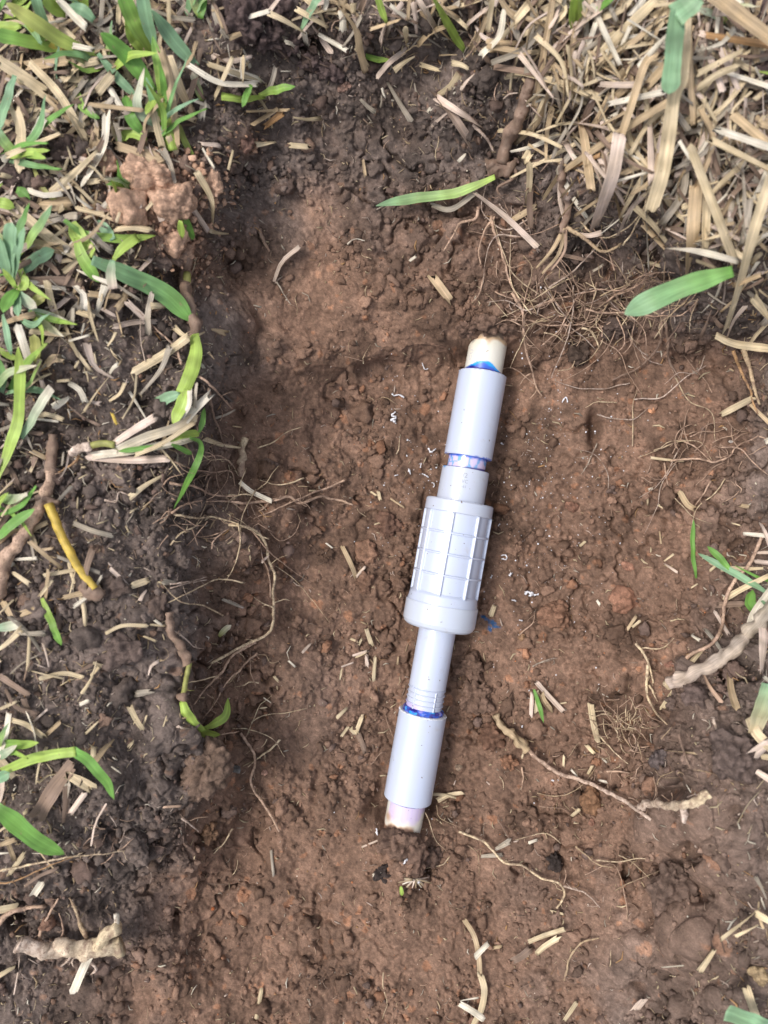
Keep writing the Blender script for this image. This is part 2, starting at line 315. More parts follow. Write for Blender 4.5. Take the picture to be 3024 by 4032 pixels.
# raster of the finished surface in photograph pixels, for resting things on it
R0, RS = 1500, 5.2
RW, RH = int((3024 + 2 * R0) / RS), int((4032 + 2 * R0) / RS)
k = (H / (H - P1[:, 2])) * PPM
rx = ((P1[:, 0] * k + 1512 + R0) / RS).astype(int); ry = ((2016 - P1[:, 1] * k + R0) / RS).astype(int)
ok = (rx >= 0) & (rx < RW) & (ry >= 0) & (ry < RH)
RZ = np.full(RW * RH, -9.0); np.maximum.at(RZ, ry[ok] * RW + rx[ok], P1[ok, 2]); RZ = RZ.reshape(RH, RW)
RC = np.tile(np.array([.16, .11, .09]), (RW * RH, 1)); RC[ry[ok] * RW + rx[ok]] = np.clip(colr[ok], .01, .6); RC = RC.reshape(RH, RW, 3)
cy_, cx_ = np.mgrid[0:RH, 0:RW]; zf = zbase((cx_.ravel() + .5) * RS - R0, (cy_.ravel() + .5) * RS - R0).reshape(RH, RW)
RZ = np.where(RZ < -1, zf, RZ)
def blur(A, n):
    for ax in (0, 1):
        B = np.cumsum(np.concatenate([np.repeat(A.take([0], ax), n + 1, ax), A, np.repeat(A.take([-1], ax), n, ax)], ax), ax)
        A = (B.take(range(2 * n + 1, B.shape[ax]), ax) - B.take(range(0, B.shape[ax] - 2 * n - 1), ax)) / (2 * n + 1)
    return A
RZs = blur(blur(RZ, 3), 3)
def hc(px, py): return RC[np.clip(((py + R0) / RS).astype(int), 0, RH - 1), np.clip(((px + R0) / RS).astype(int), 0, RW - 1)]
def hz(px, py, R=None):
    R = RZ if R is None else R
    return R[np.clip(((np.asarray(py) + R0) / RS).astype(int), 0, RH - 1), np.clip(((np.asarray(px) + R0) / RS).astype(int), 0, RW - 1)]

# ------------------------------------------------------------------ builders for blades, straws, roots, clods
CODE = dict(g=(.19, .39, .085), b=(.27, .44, .26), y=(.40, .54, .12), Y=(.72, .52, .11), s=(.62, .50, .33), t=(.49, .365, .23), w=(.71, .64, .53),
            p=(.64, .51, .43), n=(.17, .105, .07), k=(.06, .042, .034), r=(.54, .37, .27), R=(.76, .60, .40), o=(.46, .27, .13), m=(.26, .18, .135), G=(.42, .42, .14), z=(.42, .36, .29))
CROP = dict(TL=(0, 0, .6028), TR=(2024, 0, .6028), ML=(0, 900, .6028), LL=(0, 1900, .6028), MR=(2024, 900, .6028), LR=(2024, 1900, .6028),
            BL=(0, 2900, .7233), BR=(1824, 2832, .7233), TM=(900, 0, .7233), C=(900, 1900, .4522), PU=(1500, 1250, .4822), PL=(1400, 2200, .5878), S=(0, 0, 1.))
def topx(crop, pts):
    ox, oy, s = CROP[crop]; return np.array([(ox + x * s, oy + y * s) for x, y in pts], float), s
def resample(p, n):
    if len(p) > 2:
        q = np.vstack([2 * p[0] - p[1], p, 2 * p[-1] - p[-2]]); o = []
        for i in range(len(p) - 1):
            a0, a1, a2, a3 = q[i:i + 4]
            for t in np.linspace(0, 1, 12, endpoint=False):
                o.append(.5 * (2 * a1 + (a2 - a0) * t + (2 * a0 - 5 * a1 + 4 * a2 - a3) * t * t + (3 * a1 - a0 - 3 * a2 + a3) * t ** 3))
        p = np.array(o + [p[-1]])
    L = np.r_[0, np.cumsum(np.linalg.norm(np.diff(p, axis=0), axis=1))]
    t = np.linspace(0, L[-1], n); return np.stack([np.interp(t, L, p[:, k]) for k in range(p.shape[1])], 1)
def path(crop, pts, lift, follow, step=9., wig=0):
    """photograph points -> resting line in the place, (n,3), metres"""
    px, s = topx(crop, pts); L = np.linalg.norm(np.diff(px, axis=0), axis=1).sum(); n = int(np.clip(L / step, 5, 90))
    p = resample(px, n)
    if wig:
        t = np.linspace(0, L, n); sd = rng.random() * 900
        T = np.gradient(p, axis=0); T /= np.linalg.norm(T, axis=1)[:, None] + 1e-9
        A = np.stack([t * 0 + sd, t, t * 0], 1); wv = perl(A, 70, 5) * wig * 1.7 + perl(A, 24, 6) * wig * .8
        p = p + np.stack([-T[:, 1], T[:, 0]], 1) * wv[:, None]
    z = hz(p[:, 0], p[:, 1], RZs); t = np.linspace(0, 1, n)
    lf = np.interp(t, np.linspace(0, 1, len(lift)), lift) / 1000
    if follow == 'lie':
        c = np.polyfit(t, z, 2 if L > 120 else 1); zz = np.polyval(c, t); zz += max(0, np.percentile(z - zz, 70))
        z = zz + lf
    elif follow == 'root':
        zr = hz(p[:, 0], p[:, 1]); kk = 5
        zs = np.array([np.percentile(zr[max(0, i - kk):i + kk + 1], 72) for i in range(n)])
        for _ in range(3): zs[1:-1] = (zs[:-2] + zs[1:-1] * 2 + zs[2:]) / 4
        z = zs + lf
    else: z = lf                                    # absolute height in mm
    return unproj(p[:, 0], p[:, 1], z), s
def frame(P, twist):
    T = np.gradient(P, axis=0); T /= np.linalg.norm(T, axis=1)[:, None] + 1e-12
    S = np.cross(T, [0, 0, 1.]); S /= np.linalg.norm(S, axis=1)[:, None] + 1e-12; Nn = np.cross(S, T)
    c, s = np.cos(twist)[:, None], np.sin(twist)[:, None]
    return T, S * c + Nn * s, Nn * c - S * s
def blade_geo(P, hw, fold, th, twist, col, rag0=0, rag1=0, col2=None, edge=None):
    """a leaf or flattened straw: upper and lower face meeting in crisp edges, hw = half widths (n)"""
    n = len(P); T, S, Nn = frame(P, twist); s = np.array([-1, -.5, -.08, .08, .5, 1, 1, .5, 0, -.5, -1]); tb = np.array([0, 1, .55, .55, 1, 0, 0, -1, -1, -1, 0.]); K = 11
    hgt = fold * np.abs(s) ** 1.3 * hw[:, None] + tb * (1 - .4 * s * s) * np.minimum(th, hw * .4 + 1e-5)[:, None] / 2
    V = P[:, None] + S[:, None] * (s * hw[:, None])[..., None] + Nn[:, None] * hgt[..., None]
    jg = rng.normal(0, 1, 6); jag = jg[[0, 1, 2, 3, 4, 5, 5, 4, 2, 1, 0]]
    if rag1: V[-1] += T[-1] * (jag * rag1)[:, None]
    if rag0: V[0] += T[0] * (jag[::-1] * rag0)[:, None]
    Ln = np.r_[0, np.cumsum(np.linalg.norm(np.diff(P, axis=0), axis=1))]
    r0 = rng.random() * 50
    suv = np.stack([np.broadcast_to((s + 1) / 2 + r0, (n, K)), np.broadcast_to(Ln[:, None] + r0, (n, K)), np.zeros((n, K))], -1).reshape(-1, 3)
    F = [(i * K + j, i * K + j + 1, i * K + K + j + 1, i * K + K + j) for i in range(n - 1) for j in range(K - 1) if j != 5]
    F += [tuple(range(K - 1, -1, -1)), tuple((n - 1) * K + j for j in range(K))]
    c = np.array(col, float)[None] * np.ones((n, 1))
    if col2 is not None:
        t = np.linspace(0, 1, n)[:, None]; c = c * (1 - t) + np.array(col2, float)[None] * t
    A = np.stack([Ln * 1000, Ln * 0 + r0 * 9, Ln * 0], 1); c = c * (1 + .4 * perl(A, 6, 8))[:, None]
    C = np.repeat(c, K, 0); mid = np.tile(np.abs(s) < .1, n); C[mid] *= 1.2; C[np.tile(np.abs(s) > .9, n)] *= 1.12
    return V.reshape(-1, 3), F, C, suv
def tube_geo(P, r, col, lump=.12, k=7, lsc=2.5, col2=None):
    n = len(P); T, S, Nn = frame(P, np.zeros(n)); an = np.arange(k) * 2 * math.pi / k
    o = rng.random(3) * 500; dirs = S[:, None] * np.cos(an)[:, None] + Nn[:, None] * np.sin(an)[:, None]
    V0 = P[:, None] + dirs * r[:, None, None]
    lsc = max(lsc, float(r.mean()) * 1700); nn = perl(V0.reshape(-1, 3) * 1000 + o, lsc, 9).reshape(n, k) + .45 * perl(V0.reshape(-1, 3) * 1000 + o, lsc * .45, 10).reshape(n, k); V = P[:, None] + dirs * (r[:, None] * (1 + lump * 2.2 * nn))[..., None]
    Ln = np.r_[0, np.cumsum(np.linalg.norm(np.diff(P, axis=0), axis=1))]
    suv = np.stack([np.broadcast_to(np.cos(an) + o[0], (n, k)), np.broadcast_to(Ln[:, None] + o[1], (n, k)), np.broadcast_to(np.sin(an), (n, k))], -1).reshape(-1, 3)
    F = [(i * k + j, i * k + k + j, i * k + k + (j + 1) % k, i * k + (j + 1) % k) for i in range(n - 1) for j in range(k)]
    F += [tuple(range(k)), tuple((n - 1) * k + j for j in range(k - 1, -1, -1))]
    c = np.array(col, float)[None] * np.ones((n, 1))
    if col2 is not None: t = np.linspace(0, 1, n)[:, None]; c = c * (1 - t) + np.array(col2, float)[None] * t
    C = np.repeat(c, k, 0) * (1 + .5 * nn.reshape(-1, 1))
    return V.reshape(-1, 3), F, np.clip(C, .003, .9), suv

def wid(P, w, s): return w * s / PPM * (H - P[:, 2]) / H / 2
def g_leaf(crop, pts, w, code, lift=(2, 4), follow='lie', tip=.45, base=.5, twist=0., fold=.2, c2=None, cut=0):
    P, s = path(crop, pts, lift, follow, 11); n = len(P); t = np.linspace(0, 1, n); hw = wid(P, w, s)
    prof = base + (1 - base) * sstep(0, .35, t)
    prof *= np.clip(1 - np.clip((t - 1 + tip) / tip, 0, 1) ** 1.9, cut, 1) ** .8 if tip > 0 else 1
    prof *= 1 + .05 * np.sin(t * 9 + rng.random() * 6)
    P = P + np.array([0, 0, 1.])[None] * (perl(np.stack([t * 5, t * 0 + rng.random() * 99, t * 0], 1), 1., 3) * .0012)[:, None]
    return blade_geo(P, np.maximum(hw * prof, 4e-5), fold, .00022, np.full(n, twist) + .5 * (t - .5) * rng.normal(0, .6), CODE[code], 0, .0008 if cut else 0, CODE[c2] if c2 else None)
def g_straw(crop, pts, w, code, lift=(1.5, 2.5), follow='lie', fold=None, c2=None, taper=0., k=1.):
    P, s = path(crop, pts, lift, follow, 12); n = len(P); t = np.linspace(0, 1, n); hw = wid(P, w, s) * .92
    fold = rng.uniform(-.55, .6) if fold is None else fold
    hw = hw * (1 - taper * t) * (1 + .10 * perl(np.stack([t * 6, t * 0 + rng.random() * 99, t * 0], 1), 1., 3))
    j = (np.array(CODE[code]) * rng.uniform(.85, 1.12))
    return blade_geo(P, np.maximum(hw, 5e-5), fold, .0005, np.full(n, rng.normal(0, .22)) + (t - .5) * rng.normal(0, .7), j, hw[0] * .5, hw[-1] * .65, CODE[c2] if c2 else None)
def g_root(crop, pts, w, code, lift=(.6, .6), follow='root', taper=.55, lump=.16, wig=4., c2=None, hairs=None):
    P, s = path(crop, pts, lift, follow, 8, wig); n = len(P); t = np.linspace(0, 1, n)
    r = np.maximum(wid(P, w, s) * (1 - taper * t), 1.3e-4); P = P + np.array([0, 0, 1.]) * (r * .7)[:, None]
    V, F, C, U = tube_geo(P, r, CODE[code], lump, 12 if r.mean() > .001 else 6, 1.6, CODE[c2] if c2 else None)
    V, C, U, F = [V], [C], [U], list(F); cnt = len(V[0])
    for _ in range(n // 7 if hairs is None else hairs):                        # short side rootlets
        i = rng.integers(1, n - 1); d0 = rng.normal(0, 1, 3); d0[2] = abs(d0[2]) * .2 - .05; d0 /= np.linalg.norm(d0); ln = rng.uniform(.0015, .006)
        q = np.linspace(0, 1, 5)[:, None]; Pp = P[i] + d0 * ln * q + np.cumsum(rng.normal(0, 1, (5, 3)), 0) * ln * .13 * q
        v, f, c, u = tube_geo(Pp, np.linspace(min(r[i] * .5, .00022), .00009, 5), np.array(CODE[code]) * .9, .1, 4, 1.)
        V.append(v); C.append(c); U.append(u); F += [tuple(a_ + cnt for a_ in x) for x in f]; cnt += len(v)
    return np.concatenate(V), F, np.concatenate(C), np.concatenate(U)
BUILD = dict(leaf=(g_leaf, 'leaf'), straw=(g_straw, 'straw'), root=(g_root, 'root'))
def piece(name, kind, args, kw, parent=None):
    fn, mt = BUILD[kind]; V, F, C, U = fn(*args, **kw)
    if kw.get('mt'): mt = kw['mt']
    return mk(name, V, F, M[mt], C, U, parent)

# ------------------------------------------------------------------ words for where a thing lies
PLACES = [(120, 90, 'in the top left corner'), (330, 330, 'in the shadowy thatch left of the big tuft'), (620, 430, 'at the foot of the big top left tuft'), (760, 130, 'behind the top left tuft'),
 (860, 330, 'right of the top left tuft'), (640, 790, 'on the sandy orange clod'), (300, 680, 'left of the sandy orange clod'), (120, 960, 'beside the left edge shoots'), (330, 1000, 'below the sandy orange clod'),
 (560, 1200, 'by the broad left leaf'), (180, 1230, 'under the bright left rosette'), (330, 1420, 'on the dark soil left of the muddy runner'), (640, 1400, 'at the muddy green runner'), (150, 1620, 'beside the long yellow green blade'),
 (560, 1760, 'in the bleached straw bundle'), (120, 1900, 'below the long yellow green blade'), (250, 2020, 'at the head of the yellow stem'), (330, 2230, 'beside the yellow stem'), (80, 2260, 'beside the brown rhizome'),
 (520, 2350, 'on the dark ledge right of the yellow stem'), (200, 2480, 'round the lone short green blade'), (500, 2480, 'on the left mound'), (280, 2680, 'on the lower left mound'), (620, 2760, 'on the mound left of the curled sprout'),
 (750, 2650, 'by the curled sprout'), (200, 2960, 'under the bent lower left blade'), (130, 3150, 'beside the fat lower left blade'), (480, 3200, 'by the muddy rootball'), (150, 3500, 'above the pale rhizome'), (300, 3780, 'below the pale rhizome'),
 (1020, 120, 'in the dark clods at the top edge'), (1320, 90, 'at the middle of the top edge'), (1480, 230, 'by the tiny two-leaf sprout'), (1750, 130, 'by the yellow green blade at the top'), (1900, 380, 'beside the muddy dried sheath'),
 (2080, 180, 'left of the top right thatch'), (2240, 330, 'in the fine thatch at the top right'), (2450, 90, 'by the green shoots at the top right'), (2440, 420, 'in the top right thatch'), (2480, 760, 'at the lower lip of the top right thatch'),
 (2660, 180, 'behind the folded green leaf'), (2640, 560, 'below the folded green leaf'), (2880, 120, 'in the top right corner'), (2930, 420, 'on the right edge under the corner'), (2880, 680, 'on the right edge of the thatch'), (2760, 900, 'above the broad right leaf'),
 (2930, 1200, 'right of the broad right leaf'), (2560, 1200, 'under the broad right leaf'), (2300, 1180, 'in the root tangle'), (2850, 1600, 'on the earth wall at the right edge'), (2140, 780, 'on the long brown root'), (1950, 900, 'by the single upper green blade'),
 (1250, 750, 'on the upper slope of the hole'), (1300, 1150, 'on the red upper slope'), (1080, 1500, 'on the left wall of the hole'), (1480, 1600, 'left of the upper coupling'), (2200, 1650, 'right of the upper coupling'), (1400, 2100, 'left of the ribbed fitting'),
 (2150, 2200, 'right of the ribbed fitting'), (1050, 2150, 'inside the long pale root loop'), (1300, 2550, 'left of the thin inner tube'), (1980, 2650, 'right of the thin inner tube'), (2450, 2300, 'by the round orange stone'), (2750, 2150, 'by the dark upright blade'),
 (2900, 2350, 'on the right edge above the pale stalk'), (2800, 2560, 'by the thick pale stalk'), (2560, 2650, 'on the right mound'), (2900, 2850, 'in the lower right stubble'), (2200, 2800, 'by the split straw tuft'), (2400, 2900, 'by the matted rootball'),
 (1350, 3000, 'left of the lower coupling'), (2000, 3000, 'right of the lower coupling'), (1150, 3300, 'in the lower left of the hole'), (1650, 3450, 'on the earth below the pipe'), (2050, 3450, 'along the thin lower root'), (2500, 3200, 'by the forked pale root'),
 (2200, 3700, 'on the bottom slope'), (1750, 3850, 'by the bleached straws at the bottom edge'), (1150, 3850, 'at the bottom left of the hole'), (2650, 3700, 'on the blurred lower right mound'), (2930, 3750, 'in the lower right corner')]
PA = np.array([(a_, b_) for a_, b_, _ in PLACES])
def place(px): return PLACES[int(np.argmin(((PA - px) ** 2).sum(1)))][2]
CW = dict(g='green', b='bluish green', y='yellow green', Y='yellow', s='pale', t='tan', w='whitish', p='pinkish', n='dark brown', k='blackish', r='brown', R='cream', o='orange brown', m='muddy', G='olive', z='greyish')
pending = []
def lab(o, cat, noun, crop, pts, w, code, group, extra=''):
    px, s = topx(crop, pts); v = px[-1] - px[0]; L = np.linalg.norm(v)
    an = math.degrees(math.atan2(abs(v[1]), abs(v[0])))
    ori = 'lying level' if an < 20 else 'running up and down' if an > 70 else ('leaning right' if v[0] * v[1] < 0 else 'leaning left')
    size = 'short' if L < 110 else 'long' if L > 300 else 'medium'
    ww = w * s; wd = 'broad' if ww > 42 else 'thin' if ww < 20 else ''
    o['category'] = cat
    if group: o['group'] = group
    pending.append([o, ' '.join(x for x in (size, wd, CW[code], noun, ori) if x), place(px.mean(0)), px.mean(0), ori])
def flush():
    from collections import defaultdict
    D = defaultdict(list)
    for p in pending: D[(p[1], p[2])].append(p)
    for (a_, b_), L in D.items():
        if len(L) > 1:
            q = np.array([x[3] for x in L]); ax = 1 if np.ptp(q[:, 1]) > np.ptp(q[:, 0]) else 0; L.sort(key=lambda x: x[3][ax])
            W = {2: (['left', 'right'], ['upper', 'lower']), 3: (['left', 'middle', 'right'], ['upper', 'middle', 'lower'])}.get(len(L))
            if W is None: W = [[f'{o_} from the {e_}' for o_ in ('first', 'second', 'third', 'fourth', 'fifth', 'sixth', 'seventh', 'eighth', 'ninth')] for e_ in ('left', 'top')]
        for i, x in enumerate(L):
            if len(L) == 1: s = f'{a_} {b_}'
            elif len(L) < 4: s = f'{W[ax][i]} {a_} {b_}'
            else: s = f'{a_} {b_}, {W[ax][min(i, 8)]}'
            x[0]['label'] = ' '.join(s.split()[:16])
def single(kind, name, cat, noun, crop, pts, w, code, group, label=None, **kw):
    pkw = {a_: b_ for a_, b_ in kw.items()}
    o = piece(name, kind, (crop, pts, w, code), pkw)
    if label: tag(o, label, cat, group)
    else: lab(o, cat, noun, crop, pts, w, code, group)
    return o
def plant(name, label, cat, pieces, group=None):
    px, s = topx(pieces[0][2], pieces[0][3]); z = float(hz(px[0][0], px[0][1])); base = unproj(px[0][0], px[0][1], z)
    r = empty(name, tuple(float(v) for v in base)); tag(r, label, cat, group)
    for pn, kind, crop, pts, w, code, kw in pieces:
        fn, mt = BUILD[kind]; mt = kw.pop('mt', mt); lb = kw.pop('lb', None)
        V, F, C, U = fn(crop, pts, w, code, **kw); o = mk(pn, V - base, F, M[mt], C, U, r)
        if lb: o['label'] = lb
    return r

_ico = {}
def ico(n):
    if n not in _ico:
        bm = bmesh.new(); bmesh.ops.create_icosphere(bm, subdivisions=n, radius=1)
        _ico[n] = (np.array([v.co[:] for v in bm.verts]), np.array([[v.index for v in f.verts] for f in bm.faces])); bm.free()
    return _ico[n]
def clod_geo(size, seed, sub=5, rough=1., crumb=2.2):
    sub = 5 if size[0] > .009 else 4; V, F = ico(sub); V = V * np.array(size); L = V * 1000 + seed * 37.
    Nn = V / np.array(size) ** 2; Nn /= np.linalg.norm(Nn, axis=1)[:, None]; sm = float(np.mean(size)) * 1000
    wq_ = np.stack([perl(L, crumb, 1), perl(L, crumb, 2), perl(L, crumb, 3)], 1) * crumb * .3
    c1, i1 = crumbs(L + wq_, crumb * 1.7, seed + 1); c2_, i2_ = crumbs(L + wq_, crumb * .8, seed + 2)
    d = perl(L, sm * 1.1, seed) * sm * .5 + perl(L, sm * .45, seed + 3) * sm * .3 + rough * (c1 * crumb * .95 + c2_ * crumb * .55 + perl(L, crumb * .35, seed + 5) * crumb * .22 - crumb * .5)
    return V + Nn * (d / 1000)[:, None], F, 1 + (i1 - .5) * .5 + (i2_ - .5) * .35
def clod(name, cat, label, sx, sy, rx_, ry_, col, seed, hgt=.7, sink=.25, sub=4, rough=1., crumb=2.2, lift=0, mt='soil', group=None, rot=0.):
    z = float(hz(sx, sy, RZs)); k_ = (H - z) / H / PPM; a_, b_ = rx_ * k_, ry_ * k_; c_ = (a_ + b_) / 2 * hgt
    V, F, tn = clod_geo((a_, b_, c_), seed, sub, rough, crumb)
    cr, sr = math.cos(rot), math.sin(rot); V = np.stack([V[:, 0] * cr - V[:, 1] * sr, V[:, 0] * sr + V[:, 1] * cr, V[:, 2]], 1)
    P = unproj(sx, sy, z); P[2] += c_ * (1 - 2 * sink) + lift / 1000
    o = mk(name, V, F, M[mt], np.clip(np.array(col) * tn[:, None], .004, .9), None); o.location = P; tag(o, label, cat, group); return o

# ------------------------------------------------------------------ THE PIPE REPAIR (one glued assembly)
A0 = unproj(1901., 1472., 0.); B0 = unproj(1605., 3143., 0.); dv = (B0 - A0)[:2]; ang = math.atan2(dv[0], -dv[1])
PIPE = empty('pipe_repair', (float(A0[0]), float(A0[1]), 0.), ang)
tag(PIPE, 'glued white PVC pipe repair lying in the bottom of the dug hole', 'pipe')
WH = np.array([.545, .60, .745]); WN = np.array([.535, .58, .695])
def lathe(name, prof, col, mat='pvc', nth=96, ds=.5, parent=PIPE, disp=None, th0=-180, th1=180, smooth_r=0):
    """prof: (distance along the pipe in mm, radius in mm)"""
    S_, R_ = [], []
    for (s0, r0), (s1, r1) in zip(prof[:-1], prof[1:]):
        n = max(1, int(math.hypot(s1 - s0, r1 - r0) / ds)); S_ += list(np.linspace(s0, s1, n, endpoint=False)); R_ += list(np.linspace(r0, r1, n, endpoint=False))
    S_.append(prof[-1][0]); R_.append(prof[-1][1]); S_ = np.array(S_); R_ = np.array(R_); m = len(S_)
    full = th1 - th0 >= 360; th = np.radians(np.linspace(th0, th1, nth, endpoint=not full)); TT, SS = np.meshgrid(th, S_); RR = np.repeat(R_[:, None], nth, 1)
    if disp is not None: RR = RR + disp(SS, TT)
    V = np.stack([RR * np.sin(TT), -SS, RR * np.cos(TT)], -1).reshape(-1, 3) / 1000
    i_ = np.arange(m * nth).reshape(m, nth); j_ = np.roll(i_, -1, 1) if full else i_[:, 1:]; i2__ = i_ if full else i_[:, :-1]
    F = np.stack([i2__[:-1], j_[:-1], j_[1:], i2__[1:]], -1).reshape(-1, 4)
    C = col(SS.ravel(), TT.ravel()) if callable(col) else np.broadcast_to(col, (len(V), 3))
    U = np.stack([TT.ravel(), SS.ravel() / 1000, RR.ravel()], 1)
    o = mk(name, V, F, M[mat], np.clip(C, .003, .9), U, parent)
    bm = bmesh.new(); bm.from_mesh(o.data)
    for e_ in bm.edges: e_.smooth = not (len(e_.link_faces) == 2 and e_.calc_face_angle(0) > .6)
    bmesh.ops.recalc_face_normals(bm, faces=bm.faces); bm.to_mesh(o.data); bm.free(); return o
def pn(S_, T_, sc, seed, sy=1.): return perl(np.stack([T_ * 10.7, S_ * sy, S_ * 0], 1), sc, seed)
BLUE = np.array([.01, .10, .62]); CYAN = np.array([.0, .36, .88]); NAVY = np.array([.02, .015, .24]); PURP = np.array([.56, .42, .80]); CREAM = np.array([.78, .755, .67]); DIRT = np.array([.30, .19, .12])
def lerp(a_, b_, t): return a_ * (1 - t[:, None]) + b_ * t[:, None]
def col_top(S_, T_):
    x = np.sin(T_); c = lerp(np.tile(CREAM, (len(S_), 1)), np.array([.80, .72, .52]), .5 * sstep(-8, -20, S_ + 3 * x))
    b0 = -.5 - 4.6 * np.exp(-np.abs((x + .10) / .72) ** 2.6) + .4 * pn(S_, T_, 2, 61)
    c = lerp(c, CYAN, sstep(b0 - .25, b0 + .25, S_)); c = lerp(c, BLUE, sstep(b0 + .9, b0 + 2.2, S_ + pn(S_, T_, 3, 62))); c = lerp(c, NAVY, sstep(-1.6, -.3, S_ + 1.2 * np.exp(-((x + .7) / .25) ** 2)))
    e0 = -17.5 + 2.8 * pn(S_, T_, 5, 63) + 2.0 * np.exp(-((x + .1) / .22) ** 2)
    st = sstep(.05, .45, pn(S_, T_, 2.4, 64)) * sstep(-9.5, -15, S_ + 3 * np.abs(x + .25) * 3)
    c = lerp(c, np.array([.62, .38, .18]), .6 * st); c = lerp(c, np.array([.60, .36, .17]), sstep(e0 + 1.3, e0, S_) * .8)
    return lerp(c, DIRT * .7, sstep(e0 - .5, e0 - 2.5, S_ + 1.5 * pn(S_, T_, 2, 65)))
lathe('old_pipe_end', [(-62, 10.5), (12, 10.5)], col_top)['label'] = 'upper old cream pipe end with a blue cement crescent and soil stains'
def col_bot(S_, T_):
    x = np.sin(T_); c = np.tile(CREAM, (len(S_), 1)); b0 = 240.9 - .5 * x
    e0 = 249.5 + 2.0 * pn(S_, T_, 3, 71) - 2 * np.exp(-((x - .95) / .2) ** 2) * 3
    pm = sstep(e0 + 1.6, e0 - 1.8, S_) * sstep(-.93, -.86, x) * (.75 + .25 * pn(S_, T_ * 3, 3, 72, .2)); c = lerp(c, PURP, np.clip(pm, 0, 1) * .85)
    d0 = 252 + 7 * np.exp(-((x - .75) / .22) ** 2) + 2.5 * np.exp(-((x + .9) / .15) ** 2) + 1.3 * pn(S_, T_, 2.5, 73)
    c = lerp(c, np.array([.62, .40, .24]), .8 * sstep(d0 - 1.3, d0, S_)); c = lerp(c, np.array([.225, .128, .088]), sstep(d0 - .3, d0 + .8, S_))
    sp = np.exp(-((x - .42) / .13) ** 2 - ((S_ - 254) / 2.4) ** 2); c = lerp(c, np.array([.33, .18, .11]), np.clip(sp * 1.2 + .6 * sp * pn(S_, T_, 1.5, 74), 0, 1))
    sl_ = np.exp(-((x + .88) / .12) ** 2 - ((S_ - 249.5) / 2.4) ** 2); c = lerp(c, np.array([.5, .3, .17]), np.clip(sl_, 0, .8))
    return c
lathe('old_pipe_end', [(228, 10.5), (285, 10.5)], col_bot)['label'] = 'lower old pipe end tinted purple and half buried in mud'
def col_mid(S_, T_):
    x = np.sin(T_); c = np.tile(np.array([.68, .58, .84]), (len(S_), 1)); v = np.abs(pn(S_, T_, 5.5, 81) + .25 * pn(S_, T_, 1.6, 82)); r_ = np.clip(sstep(.0, .75, x + .1) * .55 + .0, 0, 1)
    c = lerp(c, CYAN * .9 + np.array([.05, .05, 0]), np.clip(sstep(.16 + .28 * r_, .04 + .12 * r_, v), 0, 1) * .85); c = lerp(c, BLUE, sstep(48.7, 47.4, S_ + .9 * pn(S_, T_, 1.6, 83))); return lerp(c, NAVY, sstep(53.0, 53.7, S_ + .8 * x))
lathe('short_pipe', [(40, 10.6), (60, 10.6)], col_mid)['label'] = 'short joining pipe marbled with blue cement and purple primer'
def rough_end(s_at, amp):
    return lambda s, t: np.where(np.abs(s - s_at) < .5, amp * perl(np.stack([t.ravel() * 14, s.ravel(), s.ravel() * 0], 1), .9, 5).reshape(s.shape), 0)
for s0, s1, lb in ((0, 47.2, 'upper plain white coupling, smeared blue at its lower rim'), (190.6, 239.7, 'lower plain white coupling with a rough sawn upper rim')):
    lo_rim = s0 == 0
    def cc(S_, T_, s0=s0, s1=s1, lo_rim=lo_rim):
        c = np.tile(WH, (len(S_), 1)); 
        if lo_rim:
            c = lerp(c, BLUE, np.clip(sstep(s1 - .9, s1 - .2, S_ + .9 * pn(S_, T_, 1.5, 84)) * sstep(-.1, .3, pn(S_, T_, 4, 85) + .25 * np.sin(T_)), 0, 1))
            c = lerp(c, np.array([.66, .5, .72]), .8 * sstep(.35, .0, S_) * sstep(-.1, .2, pn(S_, T_, 2, 87)))
        else: c = lerp(c, np.array([.83, .84, .86]), sstep(s0 + .9, s0 + .2, S_))
        return c
    lathe('coupling', [(s0 + .2, 10.65), (s0, 11.6), (s0 + .05, 12.9), (s0 + .45, 13.35), (s1 - .4, 13.35), (s1, 13.05), (s1 - .02, 11.8), (s1 - .3, 10.6)], cc,
          disp=(rough_end(.0, .55) if lo_rim else rough_end(190.7, 1.1)), nth=128, ds=.45)['label'] = lb
